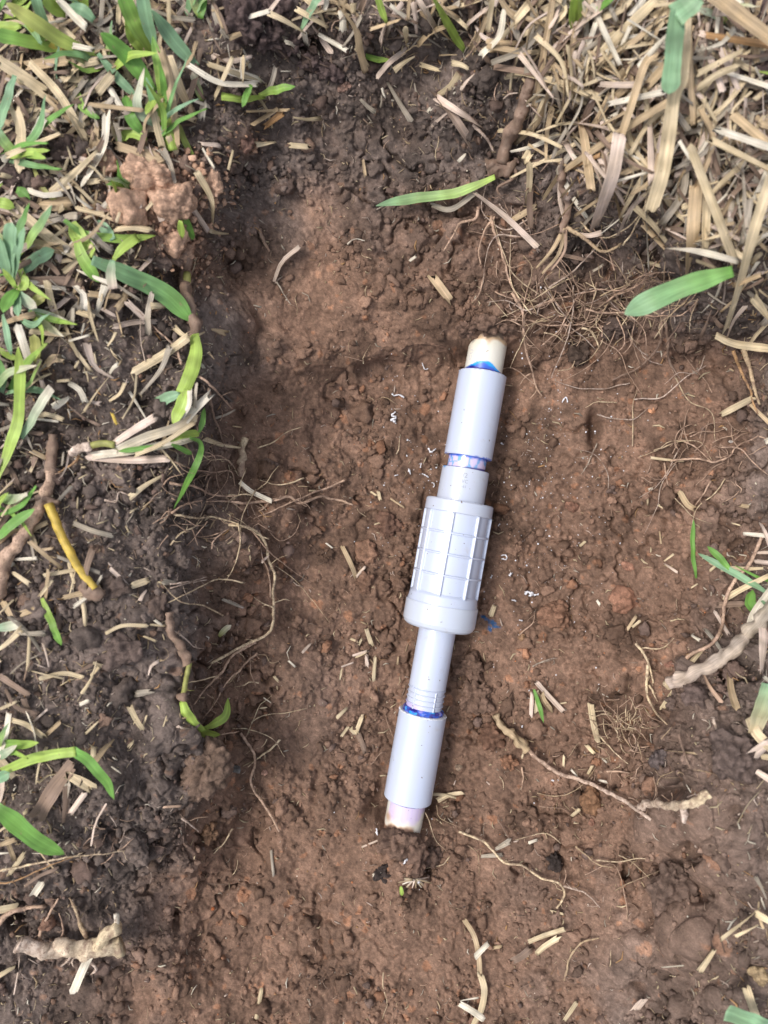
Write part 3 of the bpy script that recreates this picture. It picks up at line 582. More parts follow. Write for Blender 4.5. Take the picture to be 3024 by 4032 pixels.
# expansion fitting: socket, flange, ribbed barrel, collar, end nut
def csock(S_, T_):
    c = np.tile(WN, (len(S_), 1)); x = np.sin(T_); bl = sstep(2.4, .3, (S_ - 53.9) + 13 * np.abs(x + .93) * 1.6); c = lerp(c, CYAN * .8, bl * (np.cos(T_) > -.2))
    return lerp(c, NAVY, sstep(54.35, 53.9, S_ + .25 * pn(S_, T_, 2, 86)))
FIT = lathe('socket', [(54, 10.7), (53.9, 12.7), (54.3, 13.15), (72.3, 13.3), (72.6, 13.3)], csock, nth=180); FIT['label'] = 'moulded socket end with size lettering'
lathe('flange', [(72.2, 13.2), (72.1, 18.1), (72.8, 18.75), (78.6, 18.85), (79.0, 18.4), (79.05, 17.9)], WN)
lathe('barrel', [(78.9, 17.7), (124.2, 17.7)], WH)
for a_ in range(8):
    t0 = math.radians(-12.6 + 45 * a_)
    hw_ = .8; V, F = [], []
    for i, s_ in enumerate(np.linspace(78.95, 124.3, 30)):
        for (o_, r_) in ((-hw_, 17.6), (-hw_ * .75, 18.9), (-hw_ * .3, 19.1), (hw_ * .3, 19.1), (hw_ * .75, 18.9), (hw_, 17.6)):
            th_ = t0 + o_ / 18.; V.append((r_ * math.sin(th_) / 1000, -s_ / 1000, r_ * math.cos(th_) / 1000))
        if i: F += [(i * 6 - 6 + j, i * 6 - 6 + j + 1, i * 6 + j + 1, i * 6 + j) for j in range(5)]
    mk('rib', V, F + [tuple(range(6)), tuple(len(V) - 6 + j for j in range(5, -1, -1))], M['pvc'], np.tile(WH * 1.06, (len(V), 1)), np.zeros((len(V), 3)), PIPE, False)
for s_ in (90., 101.5, 113.):
    lathe('hoop', [(s_ - .75, 17.6), (s_ - .5, 18.7), (s_ - .15, 19.0), (s_ + .15, 19.0), (s_ + .5, 18.7), (s_ + .75, 17.6)], WH * 1.03, ds=.2)
lathe('collar', [(123.2, 17.8), (124.6, 18.9), (128.9, 19.5), (129.5, 19.45), (129.6, 18.5)], WH)
lathe('end_nut', [(129.2, 18.6), (129.1, 19.9), (129.7, 20.2), (139.8, 20.2), (141.8, 19.3), (142.9, 17.9), (143.0, 10.9)], WN * np.array([1.03, 1.03, 1.0]), ds=.3)
def ctube(S_, T_):
    x = np.sin(T_); c = np.tile(WH, (len(S_), 1)); e0 = 186.2 + 3.2 * sstep(-.6, .5, x)
    c = lerp(c, PURP, np.clip(sstep(e0 - 1, e0 + .8, S_ + .8 * pn(S_, T_, 3, 91)) * .75, 0, 1) * sstep(.55, -.3, x)); return lerp(c, BLUE, sstep(188.8, 189.3, S_ + .4 * pn(S_, T_, 1.6, 92)))
IT = lathe('inner_tube', [(140, 10.3), (176.2, 10.3), (176.5, 10.0), (194, 10.0)], ctube)
for s_ in (177.2, 180., 182.9, 185.7): lathe('ring', [(s_ - .5, 9.9), (s_ - .3, 10.45), (s_, 10.6), (s_ + .3, 10.45), (s_ + .5, 9.9)], (lambda S_, T_: lerp(np.tile(WH, (len(S_), 1)), PURP, .45 * sstep(.1, -.6, np.sin(T_)) * (S_ > 184))), ds=.15, parent=IT)
for a_ in (-41, 27):
    t0 = math.radians(a_); V, F = [], []
    for i, s_ in enumerate(np.linspace(177, 189, 12)):
        for (o_, r_) in ((-.45, 9.9), (-.25, 10.55), (.25, 10.55), (.45, 9.9)): th_ = t0 + o_ / 10.; V.append((r_ * math.sin(th_) / 1000, -s_ / 1000, r_ * math.cos(th_) / 1000))
        if i: F += [(i * 4 - 4 + j, i * 4 - 3 + j, i * 4 + 1 + j, i * 4 + j) for j in range(3)]
    mk('rib', V, F, M['pvc'], np.tile(WH, (len(V), 1)), np.zeros((len(V), 3)), IT)
# a moulded ring mark on the tube and the thick blue cement bead
V, F = [], []
for i in range(28):
    b_ = i / 28 * 2 * math.pi
    for (q_, h_) in ((1.25, 0.), (1.42, .13), (1.6, 0.)):
        yy, xx = 151.2 + q_ * 1.15 * math.sin(b_), q_ * math.cos(b_); th_ = math.radians(28) + xx / 10.3; r_ = 10.27 + h_
        V.append((r_ * math.sin(th_) / 1000, -yy / 1000, r_ * math.cos(th_) / 1000))
    j_ = (i + 1) % 28; F += [(i * 3, i * 3 + 1, j_ * 3 + 1, j_ * 3), (i * 3 + 1, i * 3 + 2, j_ * 3 + 2, j_ * 3 + 1)]
mk('ring_mark', V, F, M['pvc'], np.tile(WH, (len(V), 1)), np.zeros((len(V), 3)), IT)
def cbead(S_, T_): return lerp(lerp(lerp(np.tile(BLUE, (len(S_), 1)), NAVY, sstep(-.1, .2, pn(S_, T_, 2.6, 93))), CYAN, .9 * sstep(.12, .3, pn(S_, T_, 3.5, 94))), np.array([.38, .34, .8]), .7 * sstep(.1, .35, pn(S_, T_, 4, 95)))
lathe('cement_bead', [(187.9, 9.9), (188.2, 10.8), (188.9, 11.3), (189.8, 11.2), (190.7, 11.5), (191.2, 10.5)], cbead, 'cement', disp=lambda s, t: .55 * perl(np.stack([t.ravel() * 11, s.ravel() * 2, s.ravel() * 0], 1), 2.2, 4).reshape(s.shape), ds=.2, nth=150)['label'] = 'lumpy bead of blue cement above the lower coupling'
lathe('cement_bead', [(239.3, 10.4), (239.6, 11.2), (240.6, 10.95), (241.0, 10.45)], cbead, 'cement', disp=lambda s, t: .18 * perl(np.stack([t.ravel() * 11, s.ravel(), s.ravel() * 0], 1), 2.2, 7).reshape(s.shape), ds=.2)['label'] = 'thin blue cement line under the lower coupling'
lathe('cement_bead', [(-1.0, 10.4), (-.5, 11.1), (.2, 11.3), (.4, 10.4)], (lambda S_, T_: lerp(np.tile(NAVY, (len(S_), 1)), BLUE, sstep(0, .4, pn(S_, T_, 3, 96)))), 'cement', ds=.2)['label'] = 'dark blue cement line above the upper coupling'
def letters(txt, s_at, xoff, size, R, parent, col, ext=.10, rot=0., mat='pvc', bold=.0):
    cu = bpy.data.curves.new('lettering', 'FONT'); cu.body = txt; cu.size = size; cu.align_x = 'CENTER'; cu.align_y = 'CENTER'; cu.extrude = ext; cu.resolution_u = 3; cu.offset = bold
    o = bpy.data.objects.new('lettering', cu); COL.objects.link(o); bpy.context.view_layer.update()
    me = bpy.data.meshes.new_from_object(o.evaluated_get(bpy.context.evaluated_depsgraph_get())); bpy.data.objects.remove(o); me.name = 'lettering'
    n = len(me.vertices); co = np.empty(n * 3, f32); me.vertices.foreach_get('co', co); co = co.reshape(-1, 3)
    cr, sr = math.cos(rot), math.sin(rot); x = co[:, 0] * cr - co[:, 1] * sr; y = co[:, 0] * sr + co[:, 1] * cr
    th = math.asin(xoff / R) + x / R; r = R + co[:, 2]
    co = np.stack([r * np.sin(th), y - s_at, r * np.cos(th)], 1) / 1000; me.vertices.foreach_set('co', co.astype(f32).ravel())
    c = np.ones((n, 4), f32); c[:, :3] = col; me.attributes.new('col', 'FLOAT_COLOR', 'POINT').data.foreach_set('color', c.ravel())
    me.materials.clear(); me.materials.append(M[mat]); o = bpy.data.objects.new('lettering', me); COL.objects.link(o); o.parent = parent; return o
GL = WN * .55
for tx, s_, xo, sz in (('1/2', 58.3, -2.0, 3.6), ('PVC', 61.5, -1.4, 2.7), ('F-61', 64.3, -1.2, 2.1), ('2', 67.2, -2.9, 3.4)): letters(tx, s_, xo, sz, 13.22, FIT, GL)
for (yy, kk, rr, xo) in ((-9.8, 'U', 1.57, -8.6), (-6.4, 'U', .1, -8.9)): letters(kk, yy, xo, 3.6, 10.47, PIPE, np.array([.55, .55, .60]), .06, rr)

# ------------------------------------------------------------------ GREEN GRASS (hand placed)
L_, S_k, R_k = 'leaf', 'straw', 'root'
plant('grass_tuft', 'large tuft of bright green blades and dry sheaths above the sandy orange clod', 'grass', [
 ('leaf', L_, 'TL', [(1010, 600), (850, 390), (655, 215)], 105, 'g', dict(lift=(6, 16), tip=.25)),
 ('leaf', L_, 'TL', [(985, 330), (890, 170), (800, -40)], 100, 'y', dict(lift=(8, 22), tip=.1, c2='g')),
 ('leaf', L_, 'TL', [(1010, 300), (960, 130), (925, -40)], 85, 'b', dict(lift=(10, 24), tip=.1)),
 ('leaf', L_, 'TL', [(1290, 440), (1130, 260), (990, 60)], 90, 'b', dict(lift=(3, 16), tip=.4, twist=.2)),
 ('leaf', L_, 'TL', [(960, 350), (890, 250), (815, 140)], 125, 'y', dict(lift=(6, 12), tip=.5, twist=-.3)),
 ('leaf', L_, 'TL', [(1045, 640), (1035, 440), (995, 230)], 55, 'y', dict(lift=(8, 18), tip=.3, c2='g')),
 ('stem', L_, 'TL', [(1125, 985), (1085, 820), (1040, 630)], 85, 'y', dict(lift=(3, 9), tip=0, base=.9, fold=-.5)),
 ('leaf', L_, 'TL', [(950, 880), (860, 780), (815, 620)], 70, 'g', dict(lift=(5, 6), tip=.2)),
 ('leaf', L_, 'TL', [(955, 915), (860, 870), (785, 905), (780, 945)], 65, 'y', dict(lift=(7, 4), tip=.3)),
 ('leaf', L_, 'TL', [(1060, 635), (1000, 660), (950, 750)], 55, 'y', dict(lift=(9, 10), tip=.5)),
 ('leaf', L_, 'TL', [(1320, 660), (1275, 520), (1255, 470)], 48, 'y', dict(lift=(3, 6), tip=.1, c2='w')),
 ('leaf', L_, 'TL', [(1260, 1010), (1210, 930), (1160, 800)], 40, 'y', dict(lift=(2, 4), tip=.2, c2='G')),
 ('dry_sheath', S_k, 'TL', [(1060, 330), (1100, 500), (1150, 970)], 62, 't', dict(lift=(16, 4))),
 ('dry_sheath', S_k, 'TL', [(1100, 370), (1170, 560), (1265, 750)], 66, 's', dict(lift=(14, 3), c2='t')),
 ('dry_sheath', S_k, 'TL', [(1000, 720), (1030, 850), (1060, 960)], 50, 's', dict(lift=(8, 4))),
 ('dry_sheath', S_k, 'TL', [(960, 950), (945, 800), (1060, 650)], 30, 't', dict(lift=(3, 12)))])
plant('grass_tuft', 'tuft of yellow green blades reaching in from the top left corner', 'grass', [
 ('leaf', L_, 'TL', [(640, 350), (430, 280), (200, 130), (40, 20)], 95, 'y', dict(lift=(4, 20), tip=.25, c2='G')),
 ('leaf', L_, 'TL', [(420, 330), (290, 295), (120, 260), (-30, 225)], 95, 'y', dict(lift=(3, 14), tip=.1, c2='g')),
 ('leaf', L_, 'TL', [(310, 180), (260, 70), (230, -40)], 75, 'b', dict(lift=(6, 20), tip=.1)),
 ('leaf', L_, 'TL', [(450, 350), (300, 260), (160, 150)], 60, 'Y', dict(lift=(3, 9), tip=.4, c2='y')),
 ('leaf', L_, 'TL', [(430, 100), (350, 50), (290, -30)], 85, 'y', dict(lift=(6, 15), tip=.1)),
 ('leaf', L_, 'TL', [(140, 170), (60, 175), (-30, 160)], 60, 'y', dict(lift=(5, 9), tip=.1))])
G = 'grass blades round the hole'
for lb, crop, pts, w_, c_, kw in [
 ('pale bluish leaf lying on the straw at the top edge left', 'TL', [(610, 125), (540, 70), (450, 30)], 78, 'b', dict(lift=(9, 13), tip=.5)),
 ('thin dark bluish leaf crossing behind the big tuft', 'TL', [(640, 350), (760, 500), (900, 640)], 55, 'b', dict(lift=(7, 6), tip=.3)),
 ('narrow curved grey green wisp in the upper left thatch', 'TL', [(405, 240), (370, 380), (370, 540)], 18, 'b', dict(lift=(8, 4), tip=.4)),
 ('small split green shoot with two leaves in the upper left thatch', 'TL', [(500, 560), (530, 690), (640, 775)], 48, 'y', dict(lift=(4, 5), tip=.2, c2='g', cut=.5)),
 ('torn bluish leaf with a frayed white tip on the left', 'TL', [(190, 1040), (200, 950), (290, 770)], 62, 'b', dict(lift=(5, 10), tip=0, c2='w')),
 ('long bluish blade curving along the left edge', 'TL', [(95, 490), (50, 640), (-10, 850)], 62, 'b', dict(lift=(9, 12), tip=.3)),
 ('pale green blade at the left edge under the curving blade', 'TL', [(110, 1010), (30, 930), (-30, 840)], 68, 'y', dict(lift=(5, 10), tip=.1, c2='b')),
 ('thin yellow green stalk running down to the left rosette', 'TL', [(200, 1050), (290, 1240), (440, 1370)], 30, 'G', dict(lift=(3, 3), tip=.3)),
 ('green runner leaf curving under the sandy orange clod', 'TL', [(420, 1440), (560, 1530), (800, 1560), (1020, 1540)], 55, 'g', dict(lift=(6, 4), tip=.3, c2='y')),
 ('bluish leaf tucked under the lower edge of the sandy orange clod', 'TL', [(740, 1570), (690, 1500), (640, 1440)], 72, 'b', dict(lift=(5, 4), tip=.5)),
 ('yellow leaf entering low on the left edge', 'TL', [(-30, 1310), (40, 1335), (100, 1360)], 74, 'y', dict(lift=(8, 7), tip=.5)),
 ('small torn green leaf above the left rosette', 'TL', [(110, 1240), (150, 1260), (180, 1290)], 68, 'g', dict(lift=(7, 6), tip=.5, cut=.4)),
 ('two-coloured little leaf at the right side of the sandy clod', 'TL', [(1190, 1390), (1230, 1470), (1260, 1560)], 44, 'g', dict(lift=(6, 5), tip=.2, cut=.4)),
 ('small yellow leaf bud on the lower sandy clod', 'TL', [(1180, 1440), (1185, 1500), (1190, 1560)], 52, 'y', dict(lift=(8, 7), tip=.5)),
 ('large single broad green leaf pointing into the hole on the left', 'ML', [(600, 205), (800, 290), (1080, 430), (1260, 610)], 122, 'b', dict(lift=(8, 6), tip=.22, fold=.16, c2='g')),
 ('pale folded leaf with a ragged tan tip over the broad left leaf', 'ML', [(735, 205), (725, 300), (740, 395)], 62, 'b', dict(lift=(13, 14), tip=0, c2='p')),
 ('yellow green leaf hanging left of the broad left leaf', 'ML', [(500, 60), (540, 190), (650, 355)], 78, 'y', dict(lift=(8, 6), tip=.35, c2='g')),
 ('fat pale green joint above the broad left leaf', 'ML', [(470, -40), (520, 60), (600, 190)], 105, 'y', dict(lift=(5, 6), tip=.1)),
 ('pale green forked twig joint left of the muddy runner', 'ML', [(740, 205), (800, 130), (900, 60)], 62, 'y', dict(lift=(6, 6), tip=0)),
 ('bluish green leaf leaning right from the left rosette', 'ML', [(140, 290), (230, 210), (355, 140)], 88, 'b', dict(lift=(4, 9), tip=.25)),
 ('long yellow green blade standing on the left side of the picture', 'ML', [(-20, 1640), (50, 1470), (110, 1290), (135, 1000), (118, 770)], 78, 'y', dict(lift=(3, 18), tip=.25)),
 ('grey green side blade splitting off the long yellow blade', 'ML', [(140, 1370), (215, 1240), (290, 1110), (340, 1040)], 62, 'b', dict(lift=(5, 14), tip=0, c2='w')),
 ('narrow bluish blade hanging below the left rosette', 'ML', [(20, 560), (45, 680), (75, 830)], 42, 'b', dict(lift=(9, 6), tip=.3)),
 ('short green stub leaf curling at the left', 'ML', [(240, 880), (235, 780), (225, 690)], 72, 'G', dict(lift=(4, 10), tip=.2)),
 ('thin green blade running to the long yellow blade base', 'ML', [(-10, 780), (50, 825), (115, 855)], 42, 'y', dict(lift=(5, 5), tip=.3)),
 ('green blade end entering from the left edge beside the rhizome', 'LL', [(-40, 390), (90, 265), (230, 170)], 62, 'g', dict(lift=(6, 14), tip=.35)),
 ('lone short bright green blade lying on the left mound', 'LL', [(275, 755), (320, 870), (400, 1065)], 50, 'y', dict(lift=(4, 3), tip=.2, c2='g')),
 ('pale washed out blade end at the left edge on the mound', 'LL', [(-30, 955), (50, 940), (135, 920)], 62, 'b', dict(lift=(5, 5), tip=.1, c2='w')),
 ('fat green blade with a rounded tip at lower left', 'BL', [(-30, 370), (80, 460), (200, 560), (350, 645)], 108, 'g', dict(lift=(14, 10), tip=.25, fold=.2)),
 ('bluish leaf base at the left edge above the fat blade', 'BL', [(-30, 240), (10, 220), (55, 195)], 60, 'b', dict(lift=(12, 12), tip=.4)),
 ('single long green blade reaching left across the upper slope of the hole', 'TM', [(1450, 965), (1240, 1050), (1000, 1082), (800, 1120)], 56, 'y', dict(lift=(7, 9), tip=.3, c2='b')),
 ('yellow green blade leaning in from the middle of the top edge', 'TM', [(1285, 275), (1190, 140), (1090, -40)], 68, 'y', dict(lift=(3, 16), tip=.1)),
 ('bluish blade coming down from the top edge beside dry stalks', 'TM', [(395, 160), (440, 70), (510, -40)], 40, 'b', dict(lift=(6, 12), tip=.1)),
 ('pale green shoot end at the top edge centre', 'TM', [(860, 125), (830, 50), (805, -30)], 38, 'y', dict(lift=(5, 10), tip=.1)),
 ('tiny two-leaf sprout lying on dark soil at the top', 'TM', [(890, 335), (800, 325), (695, 290)], 34, 'y', dict(lift=(3, 4), tip=.4, c2='g')),
 ('green curved blade leaning right at the top right', 'TR', [(440, 175), (530, 80), (660, -30)], 50, 'g', dict(lift=(5, 16), tip=.1)),
 ('yellow green upright shoot in the top right thatch', 'TR', [(405, 235), (385, 120), (400, -30)], 72, 'y', dict(lift=(4, 15), tip=.1)),
 ('second yellow green shoot beside the upright one at the top right', 'TR', [(410, 200), (430, 100), (425, -30)], 42, 'y', dict(lift=(6, 17), tip=.1)),
 ('broad blurred green leaf pointing left over the root tangle', 'MR', [(1430, 280), (1120, 375), (900, 470), (720, 560)], 138, 'g', dict(lift=(112, 104), follow='abs', tip=.2, fold=.1, c2='b')),
 ('dark narrow upright blade stuck in the right slope of the hole', 'LR', [(1190, 625), (1180, 560), (1165, 420), (1172, 240)], 30, 'g', dict(lift=(1, 6), tip=.3, c2='g')),
 ('pale cut green stem end low on the right edge', 'LR', [(1560, 1640), (1610, 1500), (1680, 1320)], 120, 's', dict(lift=(10, 14), tip=0, base=.9, c2='b')),
 ('blurred pale green leaf end at the bottom right corner', 'BR', [(1430, 1590), (1540, 1630), (1680, 1690)], 95, 'b', dict(lift=(26, 24), tip=0, base=1.)),
 ('little green sprig on the earth under the pipe', 'S', [(1578, 3490), (1580, 3500), (1583, 3528)], 16, 'y', dict(lift=(3, 3), tip=.3)),
 ('small pale green bud in the hollow right of the curled sprout', 'LL', [(1430, 1005), (1470, 960), (1512, 930)], 38, 'G', dict(lift=(3, 4), tip=.3, c2='w'))]:
    single('leaf', 'grass_shoot', 'grass', '', crop, pts, w_, c_, G, lb, **kw)
plant('green_leaf', 'folded bluish green leaf hanging into the picture at the top right', 'leaf', [
 ('upper_fold', L_, 'TR', [(1195, -30), (1140, 30), (1050, 110)], 150, 'b', dict(lift=(142, 138), follow='abs', tip=0, base=.9, fold=.08)),
 ('lower_fold', L_, 'TR', [(1065, 60), (1050, 250), (1030, 470), (1015, 612)], 118, 'b', dict(lift=(139, 128), follow='abs', tip=.12, base=.9, fold=.08))])
plant('grass_rosette', 'bright rosette of short bluish leaves on the left edge', 'grass', [
 ('leaf', L_, 'ML', [(70, 340), (60, 180), (80, -40)], 95, 'b', dict(lift=(8, 22), tip=.1)),
 ('leaf', L_, 'ML', [(90, 330), (110, 180), (160, -10)], 60, 'b', dict(lift=(8, 24), tip=.3)),
 ('leaf', L_, 'ML', [(60, 340), (20, 160), (-20, 40)], 75, 'b', dict(lift=(8, 20), tip=.2)),
 ('leaf', L_, 'ML', [(110, 400), (60, 470), (20, 550)], 92, 'g', dict(lift=(10, 16), tip=.5)),
 ('leaf', L_, 'ML', [(110, 420), (115, 500), (120, 575)], 55, 'b', dict(lift=(10, 16), tip=.3)),
 ('leaf', L_, 'ML', [(130, 420), (180, 480), (245, 520)], 66, 'b', dict(lift=(10, 12), tip=.3, c2='w')),
 ('leaf', L_, 'ML', [(110, 390), (60, 320), (15, 260)], 40, 'y', dict(lift=(10, 16), tip=.4)),
 ('leaf', L_, 'ML', [(115, 395), (170, 360), (150, 300)], 60, 'y', dict(lift=(9, 9), tip=.4)),
 ('stem', L_, 'ML', [(320, 640), (322, 580), (330, 540)], 50, 'G', dict(lift=(4, 6), tip=0, base=.9, fold=-.5)),
 ('leaf', L_, 'ML', [(170, 440), (230, 470), (300, 440)], 85, 'G', dict(lift=(4, 6), tip=.5))])
plant('grass_runner', 'muddy creeping runner with pale green sheaths hanging over the left rim', 'runner', [
 ('stem', R_k, 'ML', [(1205, 160), (1225, 300), (1215, 430), (1260, 560), (1275, 640), (1260, 720)], 78, 'm', dict(lift=(3, 3), taper=.1, lump=.25, hairs=10)),
 ('node', R_k, 'ML', [(1225, 300), (1224, 350), (1222, 410)], 56, 'G', dict(lift=(5, 5), taper=0, lump=.06, mt='leaf', wig=0)),
 ('leaf', L_, 'ML', [(1250, 440), (1262, 520), (1292, 615)], 34, 'y', dict(lift=(7, 6), tip=.5)),
 ('sheath', L_, 'ML', [(1265, 690), (1275, 800), (1245, 930), (1190, 1075)], 92, 'y', dict(lift=(5, 8), tip=0, base=.75, fold=-.25)),
 ('leaf', L_, 'ML', [(1225, 1050), (1190, 1150), (1130, 1280)], 85, 'y', dict(lift=(9, 8), tip=.4)),
 ('leaf', L_, 'ML', [(1175, 1080), (1110, 1100), (1035, 1135)], 72, 'b', dict(lift=(6, 4), tip=0, cut=.5)),
 ('dry_sheath', S_k, 'ML', [(1225, 705), (1080, 810), (870, 935)], 64, 's', dict(lift=(7, 4), lb='broad pale dry sheath', fold=-.4)),
 ('dry_sheath', S_k, 'ML', [(1110, 765), (1050, 920), (920, 1080)], 44, 'z', dict(lift=(8, 2), taper=.6)),
 ('root', R_k, 'ML', [(1170, 455), (1130, 400), (1070, 380)], 15, 's', dict(lift=(4, 3))),
 ('root', R_k, 'ML', [(1190, 890), (1155, 790), (1110, 740), (960, 600)], 18, 'r', dict(lift=(4, 2)))])
plant('straw_bundle', 'bundle of bleached dry sheaths with green tips lying on the left rim', 'straw bundle', [
 ('sheath', S_k, 'ML', [(600, 1490), (900, 1450), (1150, 1400), (1250, 1370)], 62, 'w', dict(lift=(4, 8))),
 ('sheath', S_k, 'ML', [(560, 1490), (850, 1510), (1090, 1500)], 55, 'p', dict(lift=(3, 6))),
 ('sheath', S_k, 'ML', [(770, 1450), (960, 1360), (1140, 1300), (1290, 1220)], 70, 'w', dict(lift=(6, 11), c2='s')),
 ('sheath', S_k, 'ML', [(750, 1395), (880, 1310), (1015, 1230)], 56, 'p', dict(lift=(6, 10))),
 ('sheath', S_k, 'ML', [(880, 1480), (1050, 1410), (1270, 1270)], 36, 's', dict(lift=(10, 14))),
 ('sheath', S_k, 'ML', [(1180, 1290), (1260, 1190), (1370, 1080)], 62, 'w', dict(lift=(9, 12))),
 ('sheath', S_k, 'ML', [(1180, 1240), (1230, 1150), (1235, 1060)], 38, 'w', dict(lift=(9, 12))),
 ('sheath', S_k, 'ML', [(1270, 1220), (1275, 1100), (1285, 1010)], 34, 'z', dict(lift=(9, 12), taper=.4)),
 ('stem', R_k, 'ML', [(580, 1425), (670, 1405), (755, 1415)], 44, 'G', dict(lift=(5, 6), taper=0, lump=.05, mt='leaf', wig=0)),
 ('stub', R_k, 'ML', [(465, 1470), (530, 1435), (600, 1412)], 52, 'p', dict(lift=(4, 5), taper=0, lump=.4)),
 ('leaf', L_, 'ML', [(1110, 1385), (1200, 1350), (1305, 1335)], 48, 'y', dict(lift=(12, 12), tip=.1)),
 ('leaf', L_, 'ML', [(1300, 1330), (1325, 1260), (1335, 1170)], 36, 'g', dict(lift=(12, 13), tip=.3)),
 ('leaf', L_, 'ML', [(1060, 1420), (900, 1440), (770, 1455)], 34, 'g', dict(lift=(11, 8), tip=.3)),
 ('leaf', L_, 'ML', [(1120, 1410), (1200, 1445), (1255, 1475)], 34, 'g', dict(lift=(11, 10), tip=.2)),
 ('leaf', L_, 'ML', [(1240, 1365), (1310, 1400), (1300, 1500), (1215, 1680), (1135, 1830)], 44, 'g', dict(lift=(12, 16), tip=.5, lb='long drooping green blade hanging into the hole'))])
plant('sprout', 'curled bright sprout at the end of a knobbly brown stem on the left wall', 'sprout', [
 ('stem', R_k, 'LL', [(1112, 845), (1120, 960), (1190, 1080), (1240, 1180)], 46, 'm', dict(lift=(4, 6), taper=-.2, lump=.35, hairs=6)),
 ('stem', R_k, 'LL', [(1240, 1175), (1222, 1270), (1200, 1385)], 34, 'G', dict(lift=(7, 7), taper=0, lump=.08, mt='leaf', wig=0)),
 ('node', R_k, 'LL', [(1185, 1370), (1195, 1400), (1215, 1430)], 58, 'm', dict(lift=(6, 6), taper=0, lump=.5, wig=0)),
 ('sheath', L_, 'LL', [(1185, 1420), (1225, 1530), (1320, 1640)], 66, 'y', dict(lift=(8, 9), tip=0, base=.7, fold=-.4)),
 ('leaf', L_, 'LL', [(1310, 1605), (1400, 1570), (1475, 1520), (1490, 1405)], 62, 'y', dict(lift=(9, 14), tip=.6)),
 ('leaf', L_, 'LL', [(1290, 1590), (1360, 1640), (1440, 1650)], 80, 'y', dict(lift=(9, 11), tip=.6)),
 ('dry_tip', S_k, 'LL', [(1170, 1590), (1230, 1610), (1300, 1620)], 60, 'p', dict(lift=(4, 5)))])
plant('bent_grass', 'tall green blade bent double in the lower left of the picture', 'grass', [
 ('leaf', L_, 'BL', [(10, 190), (200, 115), (412, 80)], 56, 'y', dict(lift=(8, 22), tip=0, base=.8)),
 ('leaf', L_, 'BL', [(400, 72), (480, 130), (570, 230), (622, 345)], 62, 'g', dict(lift=(22, 16), tip=.5, base=.8))])
plant('grass_sprig', 'pair of slender joined green blades entering from the right edge', 'grass', [
 ('leaf', L_, 'LR', [(1680, 740), (1540, 650), (1380, 560), (1200, 462)], 46, 'b', dict(lift=(8, 10), tip=.3)),
 ('leaf', L_, 'LR', [(1420, 580), (1350, 500), (1262, 415)], 42, 'g', dict(lift=(9, 11), tip=.3)),
 ('leaf', L_, 'LR', [(1590, 860), (1540, 780), (1560, 700)], 70, 'g', dict(lift=(6, 9), tip=.3))])
plant('grass_joint', 'pale green jointed runner with a leaf pointing right above the sandy clod', 'runner', [
 ('stem', L_, 'TM', [(-40, 520), (60, 530), (190, 515)], 44, 'y', dict(lift=(5, 5), tip=0, base=.9, fold=-.5)),
 ('leaf', L_, 'TM', [(165, 520), (260, 490), (365, 470)], 46, 'y', dict(lift=(5, 8), tip=.4, c2='g')),
 ('leaf', L_, 'TM', [(125, 465), (100, 510), (75, 585)], 38, 'g', dict(lift=(8, 8), tip=.5))])
plant('split_straw_tuft', 'splayed tuft of split straw with one green blade right of the inner tube', 'straw bundle', [
 ('straw', S_k, 'LR', [(145, 1305), (230, 1400), (325, 1500)], 34, 'p', dict(lift=(4, 3))),
 ('straw', S_k, 'LR', [(120, 1370), (115, 1440), (108, 1525)], 28, 'p', dict(lift=(4, 3))),
 ('straw', S_k, 'LR', [(170, 1370), (190, 1430), (235, 1490)], 46, 't', dict(lift=(4, 3))),
 ('straw', S_k, 'LR', [(150, 1360), (150, 1430), (145, 1500)], 30, 's', dict(lift=(4, 3))),
 ('leaf', L_, 'LR', [(128, 1350), (165, 1460), (192, 1570)], 30, 'g', dict(lift=(5, 5), tip=.5))])
# the yellow stem and the thick rhizomes
plant('yellow_stem', 'bright yellow bare grass stem with a muddy end on the left bank', 'stem', [
 ('stem', R_k, 'LL', [(325, 140), (400, 320), (520, 550), (625, 690)], 62, 'Y', dict(lift=(5, 4), taper=.25, lump=.10, mt='leaf', wig=3, hairs=0)),
 ('muddy_end', R_k, 'LL', [(560, 650), (610, 710), (680, 750)], 110, 'm', dict(lift=(1, 1), taper=.3, lump=.6, hairs=6))])
plant('rhizome', 'long brown rhizome running down the left edge beside the yellow stem', 'rhizome', [
 ('stem', R_k, 'LL', [(350, -70), (310, 80), (250, 200), (170, 340), (60, 480), (30, 620), (-10, 740)], 66, 'r', dict(lift=(2, 3), taper=-.35, lump=.22, hairs=8)),
 ('node', R_k, 'LL', [(250, 130), (320, 120), (390, 135)], 60, 'm', dict(lift=(3, 3), taper=.3, lump=.6)),
 ('stem', R_k, 'ML', [(355, 1350), (350, 1500), (345, 1620)], 66, 'm', dict(lift=(2, 2), taper=0, lump=.3))])
